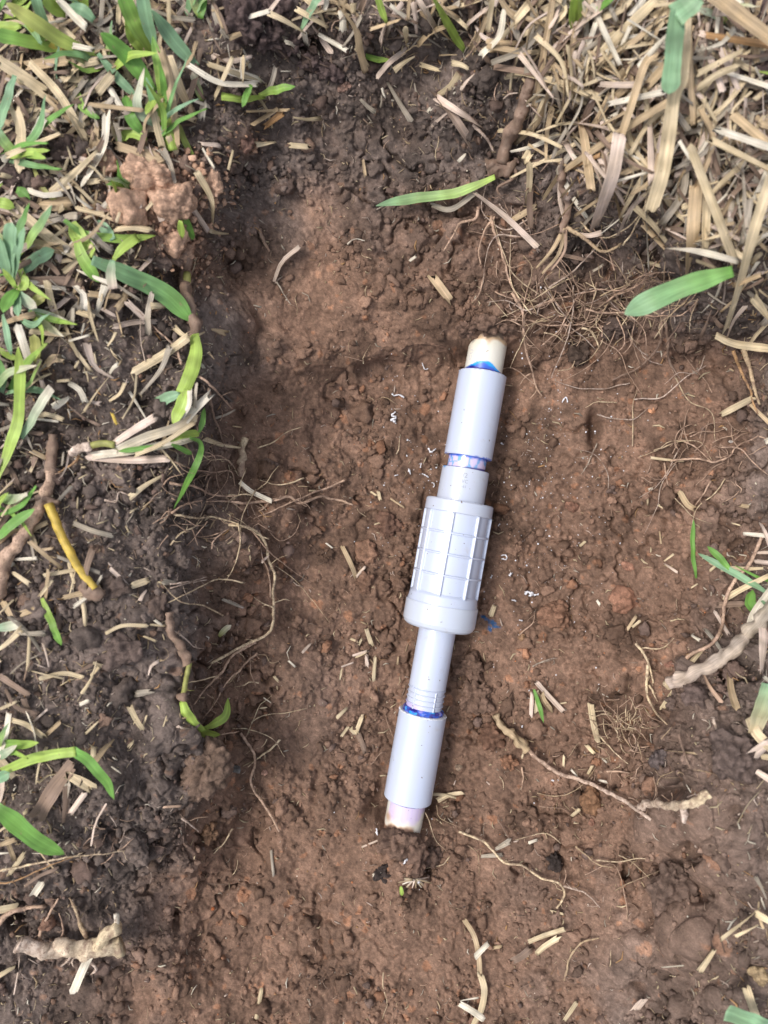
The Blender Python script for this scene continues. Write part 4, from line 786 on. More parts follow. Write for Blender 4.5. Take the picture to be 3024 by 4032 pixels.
plant('rhizome', 'thick pale pink knobbly rhizome at the lower left', 'rhizome', [
 ('stem', R_k, 'BL', [(105, 1120), (190, 1130), (270, 1155), (380, 1130), (470, 1135), (560, 1135), (680, 1130)], 74, 'p', dict(lift=(6, 8), taper=-.25, lump=.38, wig=8, c2='s')),
 ('stub', R_k, 'BL', [(540, 1120), (600, 1060), (655, 1035)], 72, 's', dict(lift=(8, 11), taper=.2, lump=.3)),
 ('stub', R_k, 'BL', [(630, 1050), (635, 1000), (632, 962)], 34, 'w', dict(lift=(11, 13), taper=.2, lump=.2)),
 ('root', R_k, 'BL', [(470, 1170), (500, 1220), (530, 1260), (495, 1295)], 24, 'p', dict(lift=(5, 3), lump=.4)),
 ('root', R_k, 'BL', [(450, 1170), (400, 1190), (370, 1220), (335, 1250)], 22, 'p', dict(lift=(5, 3), lump=.4)),
 ('root', R_k, 'BL', [(405, 1195), (395, 1225), (405, 1255)], 14, 'p', dict(lift=(4, 3), lump=.4)),
 ('root', R_k, 'BL', [(430, 1180), (410, 1205), (380, 1240)], 12, 'p', dict(lift=(4, 3), lump=.4)),
 ('root', R_k, 'BL', [(480, 1095), (440, 1010), (410, 940), (375, 875)], 26, 't', dict(lift=(4, 2), lump=.3)),
 ('root', R_k, 'BL', [(460, 1090), (430, 1020), (455, 960)], 14, 't', dict(lift=(4, 2), lump=.3)),
 ('root', R_k, 'BL', [(220, 1110), (235, 1030), (290, 930), (320, 880)], 20, 'r', dict(lift=(4, 2), lump=.3)),
 ('root', R_k, 'BL', [(330, 1110), (345, 1040), (320, 960)], 14, 'r', dict(lift=(4, 2), lump=.3))])
plant('rhizome', 'thick pale peeling stalk crossing the right bank towards the edge', 'rhizome', [
 ('stem', R_k, 'LR', [(1000, 1310), (1250, 1195), (1440, 1060), (1560, 940), (1690, 800)], 84, 'p', dict(lift=(6, 14), taper=-.05, lump=.3, c2='z', hairs=8, mt='straw')),
 ('stub', R_k, 'LR', [(975, 1300), (1010, 1320), (1030, 1345)], 56, 's', dict(lift=(6, 6), taper=.2, lump=.5))])
plant('rhizome', 'forked pale root sticking out of the lower right mound', 'root', [
 ('stem', R_k, 'BR', [(950, 465), (1030, 455), (1150, 470), (1240, 450), (1330, 395)], 40, 'p', dict(lift=(6, 10), taper=-.1, lump=.4, c2='s')),
 ('fork', R_k, 'BR', [(1180, 460), (1200, 505), (1190, 550)], 38, 'p', dict(lift=(7, 5), taper=.1, lump=.4))])
plant('rhizome', 'pale old sheath that tapers into a long root right of the lower coupling', 'root', [
 ('sheath', R_k, 'PL', [(935, 1040), (1000, 1130), (1070, 1200), (1150, 1280)], 52, 't', dict(lift=(3, 4), taper=-.15, lump=.5, hairs=5, mt='straw')),
 ('stub', R_k, 'PL', [(1130, 1270), (1125, 1300), (1118, 1335)], 18, 's', dict(lift=(4, 3), taper=.2)),
 ('root', R_k, 'BR', [(335, 145), (410, 220), (520, 290), (640, 330), (780, 390), (900, 460), (1020, 545)], 22, 'r', dict(lift=(4, 5), taper=.1, c2='p'))])
plant('dried_sheath', 'muddy pinkish dried sheath above the single green blade', 'dried sheath', [
 ('sheath', S_k, 'TM', [(1110, 510), (1190, 600), (1260, 700), (1320, 790)], 62, 'm', dict(lift=(6, 4), c2='p')),
 ('sheath', S_k, 'TM', [(1130, 530), (1250, 610), (1370, 690)], 40, 'p', dict(lift=(7, 4))),
 ('root', R_k, 'TM', [(1330, 680), (1390, 740), (1440, 830)], 22, 'p', dict(lift=(4, 4)))])
plant('rhizome', 'long muddy brown stolon running down from the top right thatch', 'rhizome', [
 ('stem', R_k, 'TM', [(1640, 380), (1620, 520), (1580, 650), (1520, 780), (1480, 900)], 66, 'm', dict(lift=(3, 4), taper=-.1, lump=.28, hairs=8)),
 ('root_knot', R_k, 'TM', [(1400, 930), (1470, 910), (1540, 940)], 90, 'm', dict(lift=(2, 3), taper=.2, lump=.8, hairs=14)),
 ('root', R_k, 'TM', [(1550, 900), (1560, 960), (1470, 1020), (1470, 1060)], 26, 'm', dict(lift=(3, 3), hairs=6))])
plant('rhizome', 'jointed brown root dropping from the thatch with a frayed tan end', 'root', [
 ('stem', R_k, 'TR', [(300, 1050), (310, 1200), (345, 1380), (310, 1530)], 46, 'm', dict(lift=(5, 6), taper=0, lump=.35)),
 ('frayed_end', S_k, 'TR', [(320, 1500), (250, 1630), (140, 1760)], 38, 't', dict(lift=(6, 4), taper=.6)),
 ('frayed_end', S_k, 'TR', [(330, 1500), (290, 1660), (180, 1790)], 34, 't', dict(lift=(7, 4), taper=.6)),
 ('frayed_end', S_k, 'TR', [(335, 1500), (330, 1640), (240, 1770)], 26, 'r', dict(lift=(6, 4), taper=.6))])

# ------------------------------------------------------------------ LOOSE STRAW (hand placed)
GS = 'dry straw pieces round the hole'
HS = {
 'TR': [([(1110, 140), (1090, 500), (1040, 640), (980, 1080), (900, 1370)], 96, 's', (24, 18)), ([(1160, 960), (1250, 1200), (1330, 1400), (1450, 1720)], 78, 's', (20, 14)),
  ([(1700, 1100), (1580, 1450), (1470, 1850), (1370, 2170)], 88, 's', (22, 28)), ([(930, 340), (850, 430), (760, 700), (690, 900)], 56, 't', (16, 20)), ([(690, 880), (640, 1150), (520, 1490)], 98, 'p', (20, 18)),
  ([(1040, 640), (700, 850), (330, 1100)], 62, 't', (16, 12)), ([(440, 790), (510, 1250)], 60, 't', (10, 12)), ([(920, 0), (580, 340)], 70, 's', (12, 8)), ([(1280, -30), (1700, 300)], 112, 't', (20, 22)),
  ([(1250, 220), (1700, 300)], 46, 'o', (12, 12)), ([(1200, 480), (1490, 330)], 46, 's', (14, 16)), ([(1190, 580), (1340, 480), (1470, 430)], 46, 's', (12, 18)), ([(1400, 470), (1700, 570)], 40, 'w', (12, 14)),
  ([(1430, 740), (1700, 970)], 62, 't', (14, 14)), ([(1320, 840), (1700, 970)], 72, 'w', (18, 18)), ([(1270, 920), (1700, 1140)], 66, 's', (22, 20)), ([(890, 800), (900, 1180)], 50, 'p', (12, 12)),
  ([(1190, 1220), (1160, 1600), (1130, 1810)], 88, 't', (14, 16)), ([(1260, 1270), (1240, 1640)], 62, 's', (10, 12)), ([(840, 1460), (1050, 1680)], 40, 't', (8, 8)), ([(620, 680), (980, 600)], 40, 'w', (14, 14)),
  ([(20, 475), (110, 490), (350, 560), (560, 640)], 60, 's', (7, 8)), ([(130, 700), (230, 120), (250, -20)], 46, 't', (6, 12)), ([(60, 220), (170, 140), (290, 90)], 45, 's', (6, 8)), ([(810, 430), (1000, 240)], 40, 'w', (16, 18)),
  ([(540, 410), (700, 330), (900, 180)], 44, 't', (8, 12)), ([(700, 300), (760, 170)], 30, 'w', (10, 12)), ([(300, 420), (480, 430)], 40, 't', (6, 6)), ([(1150, 90), (1160, 480), (1180, 800)], 50, 't', (12, 12)),
  ([(870, 560), (990, 430)], 60, 't', (12, 16)), ([(1210, 720), (1290, 930), (1170, 1260)], 48, 't', (14, 10)), ([(640, 1190), (930, 1105)], 20, 'w', (12, 12)), ([(1080, 920), (1160, 1050)], 26, 'w', (20, 20)),
  ([(1490, 1100), (1520, 1500)], 26, 'z', (12, 12)), ([(980, 1000), (700, 1130)], 60, 't', (8, 8)), ([(640, 1200), (700, 1440)], 30, 't', (6, 8)), ([(560, 1010), (330, 1110)], 30, 'o', (10, 10)),
  ([(250, 180), (330, 60), (240, -20)], 40, 's', (8, 12)), ([(100, 20), (0, 160)], 60, 's', (8, 8)), ([(320, 60), (330, 230)], 32, 't', (8, 8)), ([(880, 130), (1010, 60)], 60, 's', (8, 8))],
 'MR': [([(1010, 130), (1200, 150), (1460, 215)], 56, 'w', (26, 28)), ([(1320, 690), (1450, 750), (1690, 785)], 56, 's', (8, 10)), ([(1345, 1215), (1560, 1110)], 46, 's', (5, 6)), ([(1560, 450), (1690, 640)], 60, 's', (16, 18)),
  ([(1190, 210), (1320, 260)], 26, 's', (24, 24)), ([(1440, 370), (1620, 300)], 34, 't', (26, 26)), ([(1640, 1390), (1690, 1370)], 40, 'w', (5, 5))],
 'TM': [([(95, 95), (160, 75), (230, 55)], 32, 'w', (8, 10)), ([(215, 70), (300, 110), (400, 170)], 34, 's', (10, 8)), ([(220, 65), (280, -10)], 24, 'p', (9, 12)), ([(460, 150), (560, 290)], 34, 'p', (6, 5)), ([(490, 180), (640, 270)], 28, 'w', (8, 6)),
  ([(590, 20), (690, 150), (715, 270), (745, 395)], 40, 't', (9, 6)), ([(690, 260), (770, 370)], 22, 's', (6, 5)), ([(860, 130), (830, 250)], 46, 'p', (8, 6)), ([(310, 235), (350, 250), (385, 305)], 34, 'w', (6, 5)), ([(430, 245), (410, 170)], 32, 'w', (6, 8)),
  ([(1500, 60), (1470, 200), (1375, 300)], 48, 'w', (14, 8)), ([(1410, 250), (1640, 290)], 34, 't', (10, 9)), ([(1410, 170), (1440, -20)], 32, 's', (10, 12)), ([(-10, 385), (170, 440)], 42, 'w', (5, 5)), ([(65, 430), (80, 310)], 34, 'w', (6, 8)),
  ([(10, 200), (170, 130)], 34, 't', (5, 7)), ([(1440, 365), (1680, 405)], 38, 'm', (8, 8)), ([(1040, 350), (1140, 385)], 26, 's', (4, 4)), ([(1345, 1045), (1210, 1140), (1100, 1115)], 30, 'z', (6, 6)), ([(1335, 1050), (1510, 1185), (1680, 1345)], 34, 'p', (7, 9)),
  ([(1680, 1120), (1540, 1200)], 34, 't', (6, 5)), ([(1115, 1510), (1205, 1640)], 50, 't', (3, 4)), ([(730, 870), (745, 960)], 18, 't', (3, 3)), ([(770, 160), (930, 110)], 22, 't', (8, 8)), ([(1010, -20), (1130, 180)], 60, 'p', (8, 5)), ([(370, 50), (540, 150)], 30, 's', (9, 8)),
  ([(130, 680), (270, 590)], 28, 't', (5, 5)), ([(200, 700), (300, 620)], 50, 'o', (5, 5)), ([(140, 780), (240, 770)], 44, 's', (4, 4)), ([(330, 790), (440, 800)], 30, 's', (4, 4)), ([(520, 60), (540, -20)], 30, 'w', (9, 9)), ([(960, 150), (970, 240)], 36, 's', (6, 6)), ([(90, 150), (120, 240)], 22, 'p', (5, 5)),
  ([(100, 610), (330, 600)], 20, 't', (5, 5)), ([(1085, 610), (1100, 590)], 26, 'w', (4, 4)), ([(1640, 830), (1610, 880)], 50, 's', (5, 5)), ([(1250, 880), (1290, 840)], 22, 'w', (3, 3)), ([(985, 1420), (1020, 1395)], 16, 'w', (3, 3))],
 'TL': [([(-20, 390), (150, 500), (300, 610)], 84, 's', (8, 6)), ([(200, 405), (390, 620), (555, 915)], 56, 's', (12, 4)), ([(180, 435), (460, 395)], 70, 't', (5, 6)), ([(420, 530), (500, 430), (640, 390)], 52, 's', (5, 8)), ([(370, 0), (560, 170)], 60, 'w', (12, 9)),
  ([(100, 710), (140, 850), (130, 1110)], 86, 's', (10, 4)), ([(50, 1020), (400, 880)], 46, 's', (9, 12)), ([(340, 1260), (480, 1120), (620, 985)], 62, 's', (4, 9)), ([(700, 740), (680, 960), (555, 1200)], 58, 'w', (6, 4)), ([(760, 950), (900, 1000), (1060, 1080)], 56, 't', (5, 5)),
  ([(1150, 765), (1280, 790)], 62, 's', (4, 4)), ([(1230, 430), (1440, 545), (1680, 555)], 44, 'w', (8, 6)), ([(1360, 420), (1680, 525)], 34, 's', (6, 6)), ([(1400, 640), (1520, 375)], 30, 's', (5, 9)), ([(1590, 370), (1575, 530)], 36, 's', (9, 6)), ([(1290, 1130), (1380, 1300), (1390, 1470)], 48, 's', (5, 5)),
  ([(80, 1360), (320, 1560), (500, 1680)], 84, 's', (5, 5)), ([(90, 1570), (370, 1630)], 84, 't', (6, 6)), ([(470, 1600), (600, 1530), (715, 1385)], 26, 't', (8, 9)), ([(1100, -20), (1105, 190)], 28, 's', (10, 6)), ([(480, 1200), (350, 1250)], 50, 's', (4, 4)), ([(710, 560), (800, 720)], 42, 'w', (8, 6)),
  ([(1330, 670), (1310, 780)], 56, 'w', (4, 4)), ([(560, 1190), (640, 1180)], 40, 's', (4, 4)), ([(600, 330), (460, 300)], 50, 'w', (8, 8)), ([(760, 1490), (860, 1480), (990, 1500)], 46, 's', (7, 6)), ([(960, 1370), (1040, 1270)], 26, 's', (7, 8)), ([(1240, 1330), (1360, 1520)], 40, 'p', (5, 5)),
  ([(1310, 940), (1430, 950)], 34, 'p', (4, 4)), ([(420, 900), (480, 1080)], 14, 's', (6, 6)), ([(760, 1450), (780, 1380)], 24, 's', (9, 9)), ([(300, 640), (470, 800)], 30, 't', (6, 4)), ([(560, 680), (930, 720)], 36, 't', (5, 8)), ([(1060, 1060), (940, 960)], 50, 't', (4, 4)), ([(640, 600), (740, 480)], 60, 's', (6, 8)), ([(330, 1110), (430, 1120)], 50, 's', (4, 4)),
  ([(240, 1330), (440, 1330)], 90, 't', (4, 4)), ([(640, 830), (600, 960)], 50, 't', (6, 4)), ([(1320, 970), (1400, 1100)], 18, 'w', (4, 4)), ([(1520, 980), (1490, 1110)], 20, 's', (4, 4))],
 'ML': [([(310, 360), (340, 500), (395, 640)], 64, 's', (5, 4)), ([(200, 665), (450, 690)], 60, 's', (5, 5)), ([(110, 640), (150, 760), (190, 890)], 82, 'w', (9, 6)), ([(290, 900), (340, 850), (400, 850)], 70, 't', (4, 5)), ([(350, 1165), (450, 1095)], 62, 'w', (4, 6)), ([(200, 345), (390, 340), (550, 365)], 78, 'm', (4, 4)),
  ([(570, 425), (780, 450)], 50, 't', (5, 4)), ([(830, 480), (965, 605)], 52, 'p', (5, 4)), ([(270, 990), (300, 1110)], 36, 'p', (6, 5)), ([(650, 515), (750, 570)], 30, 'p', (3, 3)), ([(760, 530), (795, 690)], 16, 't', (3, 3)), ([(500, 540), (610, 575)], 50, 's', (4, 4)), ([(400, 640), (470, 600)], 24, 'w', (4, 4)),
  ([(450, 735), (585, 695)], 22, 'w', (4, 4)), ([(370, 1000), (450, 990)], 26, 's', (3, 3)), ([(615, 815), (625, 880)], 16, 's', (3, 3)), ([(490, 905), (515, 860)], 22, 's', (3, 3)), ([(530, 690), (550, 620)], 18, 'w', (3, 3)), ([(200, 1590), (240, 1510)], 30, 's', (3, 3)), ([(190, 1240), (380, 1260)], 20, 'w', (4, 4)),
  ([(530, 1560), (560, 1558)], 18, 's', (3, 3)), ([(200, 1450), (300, 1500)], 40, 't', (4, 4)), ([(520, 330), (480, 420)], 40, 't', (4, 4)), ([(1310, 880), (1330, 910)], 28, 'w', (3, 3)), ([(1520, 1290), (1580, 1300)], 12, 't', (2, 2)), ([(730, 1205), (760, 1275)], 26, 'Y', (3, 3))],
 'LL': [([(290, 605), (500, 570)], 34, 's', (4, 4)), ([(75, 590), (180, 660)], 44, 's', (4, 4)), ([(255, 750), (340, 635)], 30, 's', (3, 5)), ([(490, 580), (450, 750)], 12, 's', (4, 3)), ([(720, 565), (790, 630), (865, 710)], 34, 'p', (3, 3)), ([(860, 675), (975, 635)], 58, 's', (4, 4)), ([(520, 730), (550, 830), (560, 925)], 38, 's', (4, 3)),
  ([(690, 985), (800, 935), (960, 935)], 32, 's', (3, 5)), ([(20, 780), (80, 890)], 54, 't', (4, 4)), ([(120, 970), (265, 1000)], 46, 's', (4, 3)), ([(190, 1000), (180, 1225)], 28, 's', (4, 3)), ([(260, 1280), (420, 1245), (550, 1275)], 38, 's', (3, 3)), ([(-10, 1260), (190, 1390)], 48, 'm', (3, 3)), ([(530, 1445), (590, 1420)], 34, 'w', (3, 3)),
  ([(80, 1545), (180, 1580), (290, 1660)], 48, 's', (4, 4)), ([(130, 860), (250, 820)], 52, 't', (3, 4)), ([(880, 1380), (990, 1370)], 58, 'z', (3, 3)), ([(620, 1175), (740, 1220)], 40, 's', (3, 3)), ([(100, 505), (250, 495)], 34, 'w', (3, 4)), ([(540, 1290), (640, 1330)], 24, 'm', (3, 3)), ([(930, 1610), (960, 1520)], 20, 's', (3, 3)),
  ([(1050, 1640), (1090, 1520)], 12, 's', (3, 3)), ([(560, 1640), (640, 1560)], 24, 's', (3, 3)), ([(940, 1005), (1025, 1040)], 22, 's', (3, 3)), ([(1030, 655), (1080, 660)], 24, 's', (3, 3)), ([(710, 430), (750, 445)], 14, 's', (3, 3)), ([(850, 195), (880, 175)], 20, 's', (3, 3)), ([(0, 1480), (110, 1430)], 28, 's', (4, 4)), ([(270, 440), (350, 430)], 24, 't', (4, 4)),
  ([(1450, 760), (1585, 815)], 26, 'z', (2, 3)), ([(1010, 900), (1060, 935)], 24, 'w', (4, 4)), ([(980, 930), (1090, 935)], 20, 's', (4, 4)), ([(220, 1560), (310, 1480)], 20, 'p', (3, 3)), ([(650, 1200), (600, 1260)], 30, 's', (3, 3)), ([(860, 1330), (840, 1345)], 22, 's', (3, 3)), ([(300, 1650), (400, 1560)], 36, 't', (3, 3))],
 'BL': [([(380, 420), (460, 310)], 34, 'p', (5, 6)), ([(380, 205), (440, 240), (510, 290)], 58, 's', (5, 4)), ([(355, 340), (370, 250)], 34, 'z', (4, 6)), ([(400, 150), (300, 280), (200, 440)], 92, 'm', (5, 3)), ([(500, 1170), (450, 1270), (395, 1400)], 48, 'w', (8, 6)), ([(180, 860), (235, 790)], 44, 'w', (4, 5)), ([(-20, 1310), (70, 1255)], 34, 's', (5, 5)),
  ([(50, 750), (130, 640)], 28, 's', (4, 4)), ([(1395, 1540), (1420, 1370)], 26, 's', (3, 3)), ([(720, 30), (700, 60)], 20, 's', (3, 3)), ([(130, 420), (150, 400)], 20, 's', (3, 3)), ([(500, 140), (510, 60)], 30, 's', (5, 5)), ([(1475, 620), (1490, 760)], 16, 'z', (2, 2)), ([(890, 385), (990, 378)], 14, 'r', (3, 3)), ([(-10, 1000), (110, 930)], 18, 's', (5, 5)), ([(-10, 590), (90, 560)], 30, 't', (5, 5))],
 'C': [([(990, 555), (1060, 700), (1110, 830)], 44, 't', (2, 3)), ([(1115, 820), (1190, 730)], 22, 'p', (3, 3)), ([(1200, 1280), (1245, 1420)], 38, 's', (3, 3)), ([(1085, 1510), (1215, 1465)], 26, 'p', (3, 3)), ([(1275, 1525), (1265, 1730)], 30, 's', (3, 3)), ([(1190, 1510), (1215, 1600)], 30, 'p', (3, 3)), ([(990, 1620), (965, 1715)], 20, 's', (2, 2)), ([(985, 1605), (1090, 1565)], 16, 'p', (2, 2)),
  ([(640, 1480), (715, 1405)], 26, 'p', (3, 3)), ([(395, 1690), (430, 1735)], 28, 's', (3, 3)), ([(940, 2050), (1030, 1960)], 34, 's', (3, 3)), ([(1125, 2180), (1165, 2020)], 26, 's', (3, 3)), ([(980, 2212), (1040, 2130)], 26, 's', (3, 3)), ([(0, 1030), (125, 1095)], 30, 'p', (2, 3)), ([(180, 580), (190, 680)], 14, 's', (2, 2)), ([(520, 1550), (580, 1605)], 18, 'w', (2, 2)), ([(845, 525), (905, 570)], 16, 'w', (2, 2)), ([(305, 1875), (370, 1920)], 14, 'w', (2, 2)),
  ([(100, 0), (200, 80), (380, 165)], 44, 'w', (4, 5)), ([(1280, 1985), (1350, 1330)][0:0] or [(1270, 365), (1360, 335)], 14, 's', (2, 2)), ([(1305, 80), (1320, 150)], 34, 's', (2, 2)), ([(1235, 80), (1290, 115)], 18, 's', (2, 2)), ([(700, 72), (770, 68)], 16, 's', (2, 2)), ([(1410, 140), (1530, 220)], 16, 't', (2, 2)), ([(1060, 1360), (1120, 1385)], 22, 's', (2, 2)), ([(1130, 1415), (1160, 1360)], 22, 's', (2, 2)), ([(1070, 2140), (1120, 2200)], 50, 's', (2, 3)), ([(270, 1965), (330, 1960)], 14, 's', (2, 2)), ([(0, 105), (70, 112)], 16, 's', (3, 3)), ([(1470, 1580), (1480, 1510)], 18, 't', (2, 2))],
 'LR': [([(500, 1445), (515, 1550), (545, 1690)], 44, 's', (4, 4)), ([(1500, 335), (1690, 352)], 30, 'w', (10, 10)), ([(1610, 280), (1690, 440)], 36, 'p', (10, 12)), ([(1330, 800), (1500, 795)], 42, 'm', (6, 7)), ([(1310, 840), (1400, 990)], 28, 'p', (6, 6)), ([(1635, 940), (1620, 1250)], 72, 'p', (9, 9)), ([(1390, 1150), (1410, 1350), (1450, 1480)], 56, 't', (6, 4)),
  ([(1370, 770), (1480, 700), (1690, 590)], 40, 's', (7, 10)), ([(1690, 680), (1570, 850), (1530, 970)], 50, 'w', (12, 14)), ([(1570, 520), (1690, 530)], 34, 'p', (7, 7)), ([(1080, 60), (1130, 140), (1180, 170)], 40, 't', (3, 3)), ([(980, 510), (1045, 465)], 16, 's', (2, 2)), ([(985, 530), (1070, 590)], 18, 'p', (2, 2)), ([(430, 415), (465, 385)], 18, 's', (2, 2)), ([(965, 1480), (1040, 1360)], 36, 's', (4, 4)),
  ([(1140, 1190), (1245, 1060)], 40, 's', (4, 6)), ([(1210, 1200), (1270, 1330), (1360, 1440)], 30, 'r', (5, 4)), ([(1160, 685), (1200, 660)], 12, 's', (2, 2)), ([(1280, 580), (1320, 540)], 20, 's', (4, 4)), ([(1420, 265), (1480, 280)], 10, 's', (2, 2)), ([(870, 150), (872, 80)], 14, 's', (2, 2)), ([(940, 145), (985, 170)], 16, 's', (2, 2)), ([(1480, 150), (1535, 160)], 30, 't', (3, 3)), ([(880, 50), (905, 38)], 22, 'w', (2, 2)), ([(540, 770), (562, 800)], 18, 'w', (2, 2)), ([(1165, 995), (1210, 1030)], 24, 'w', (3, 3)),
  ([(775, 945), (830, 900)], 22, 's', (3, 3)), ([(800, 870), (740, 960)], 22, 't', (3, 3)), ([(950, 320), (960, 400)], 12, 't', (2, 2)), ([(1690, 830), (1630, 850)], 50, 's', (8, 8)), ([(680, 745), (700, 790)], 14, 's', (3, 3)), ([(300, 1445), (345, 1438)], 12, 's', (2, 2))],
 'BR': [([(355, 1215), (440, 1180), (550, 1145)], 28, 's', (3, 4)), ([(400, 1282), (445, 1240), (515, 1195)], 34, 's', (4, 4)), ([(65, 1290), (140, 1210)], 32, 'w', (4, 5)), ([(5, 1090), (60, 1180), (85, 1300), (90, 1400)], 30, 't', (4, 4)), ([(95, 1390), (115, 1480), (95, 1590), (50, 1670)], 38, 's', (4, 4)), ([(-20, 1550), (50, 1590), (115, 1635)], 36, 'w', (4, 5)), ([(-10, 1530), (85, 1515)], 14, 'w', (4, 4)),
  ([(550, 1640), (618, 1540)], 26, 's', (3, 4)), ([(590, 530), (632, 490)], 20, 's', (3, 3)), ([(680, 300), (706, 253)], 18, 's', (3, 3)), ([(585, 273), (625, 317)], 12, 'w', (3, 3)), ([(355, 672), (405, 657)], 16, 'w', (3, 3)), ([(1285, 1365), (1360, 1250)], 40, 's', (6, 7)), ([(1100, 170), (1265, 187)], 20, 't', (5, 5)), ([(1400, 1200), (1600, 1040)], 20, 's', (7, 8)), ([(1540, 1460), (1600, 1640)], 48, 's', (10, 10)),
  ([(1560, -10), (1600, 80), (1680, 160)], 60, 's', (10, 10)), ([(475, 1050), (545, 1060)], 24, 's', (3, 3)), ([(670, 140), (710, 185)], 22, 's', (3, 3)), ([(545, 260), (548, 200)], 14, 's', (3, 3)), ([(755, 215), (785, 238)], 12, 'w', (3, 3)), ([(930, 1590), (970, 1540)], 60, 'p', (6, 6)), ([(1600, 1060), (1690, 1110)], 40, 's', (8, 8)), ([(1590, 200), (1690, 120)], 70, 'p', (10, 10)), ([(160, 1245), (205, 1238)], 18, 't', (2, 2)),
  ([(735, 330), (790, 345)], 14, 'w', (4, 4)), ([(1480, 1180), (1600, 1120)], 24, 's', (8, 8)), ([(1200, 1340), (1080, 1350)], 10, 'w', (6, 6))],
 'PL': [([(545, 1625), (620, 1590), (715, 1575)], 40, 's', (3, 4)), ([(905, 380), (930, 310)], 38, 's', (3, 4)), ([(75, 475), (110, 580)], 28, 's', (3, 3)), ([(120, 820), (128, 665)], 24, 's', (2, 3)), ([(0, 655), (80, 620)], 24, 's', (2, 3)), ([(75, 720), (75, 645)], 26, 'p', (2, 2)), ([(10, 110), (60, 60)], 22, 's', (2, 2)), ([(440, 2040), (460, 1960)], 26, 's', (3, 3)), ([(300, 2030), (325, 1960), (340, 1900)], 28, 's', (3, 3)),
  ([(940, 1940), (1035, 1890)], 40, 'z', (3, 3)), ([(1160, 1905), (1220, 1890)], 18, 'w', (3, 3)), ([(1195, 1185), (1235, 1210)], 20, 'p', (3, 3)), ([(10, 1150), (40, 1060)], 30, 's', (2, 3)), ([(10, 1160), (60, 1290)], 40, 'm', (2, 2)), ([(115, 2120), (170, 2115)], 26, 'w', (3, 3)), ([(165, 1455), (205, 1450)], 10, 's', (2, 2)), ([(735, 1850), (760, 1810)], 26, 'm', (2, 2)), ([(840, 2000), (980, 1985)], 30, 'z', (2, 2))]}
nh = 0
for crop, L in HS.items():
    for pts, w_, c_, lf in L:
        single('straw', 'straw', 'straw', 'straw', crop, pts, w_ * (.82 if crop in ('LL', 'ML') else 1), c_, GS, None, lift=lf); nh += 1

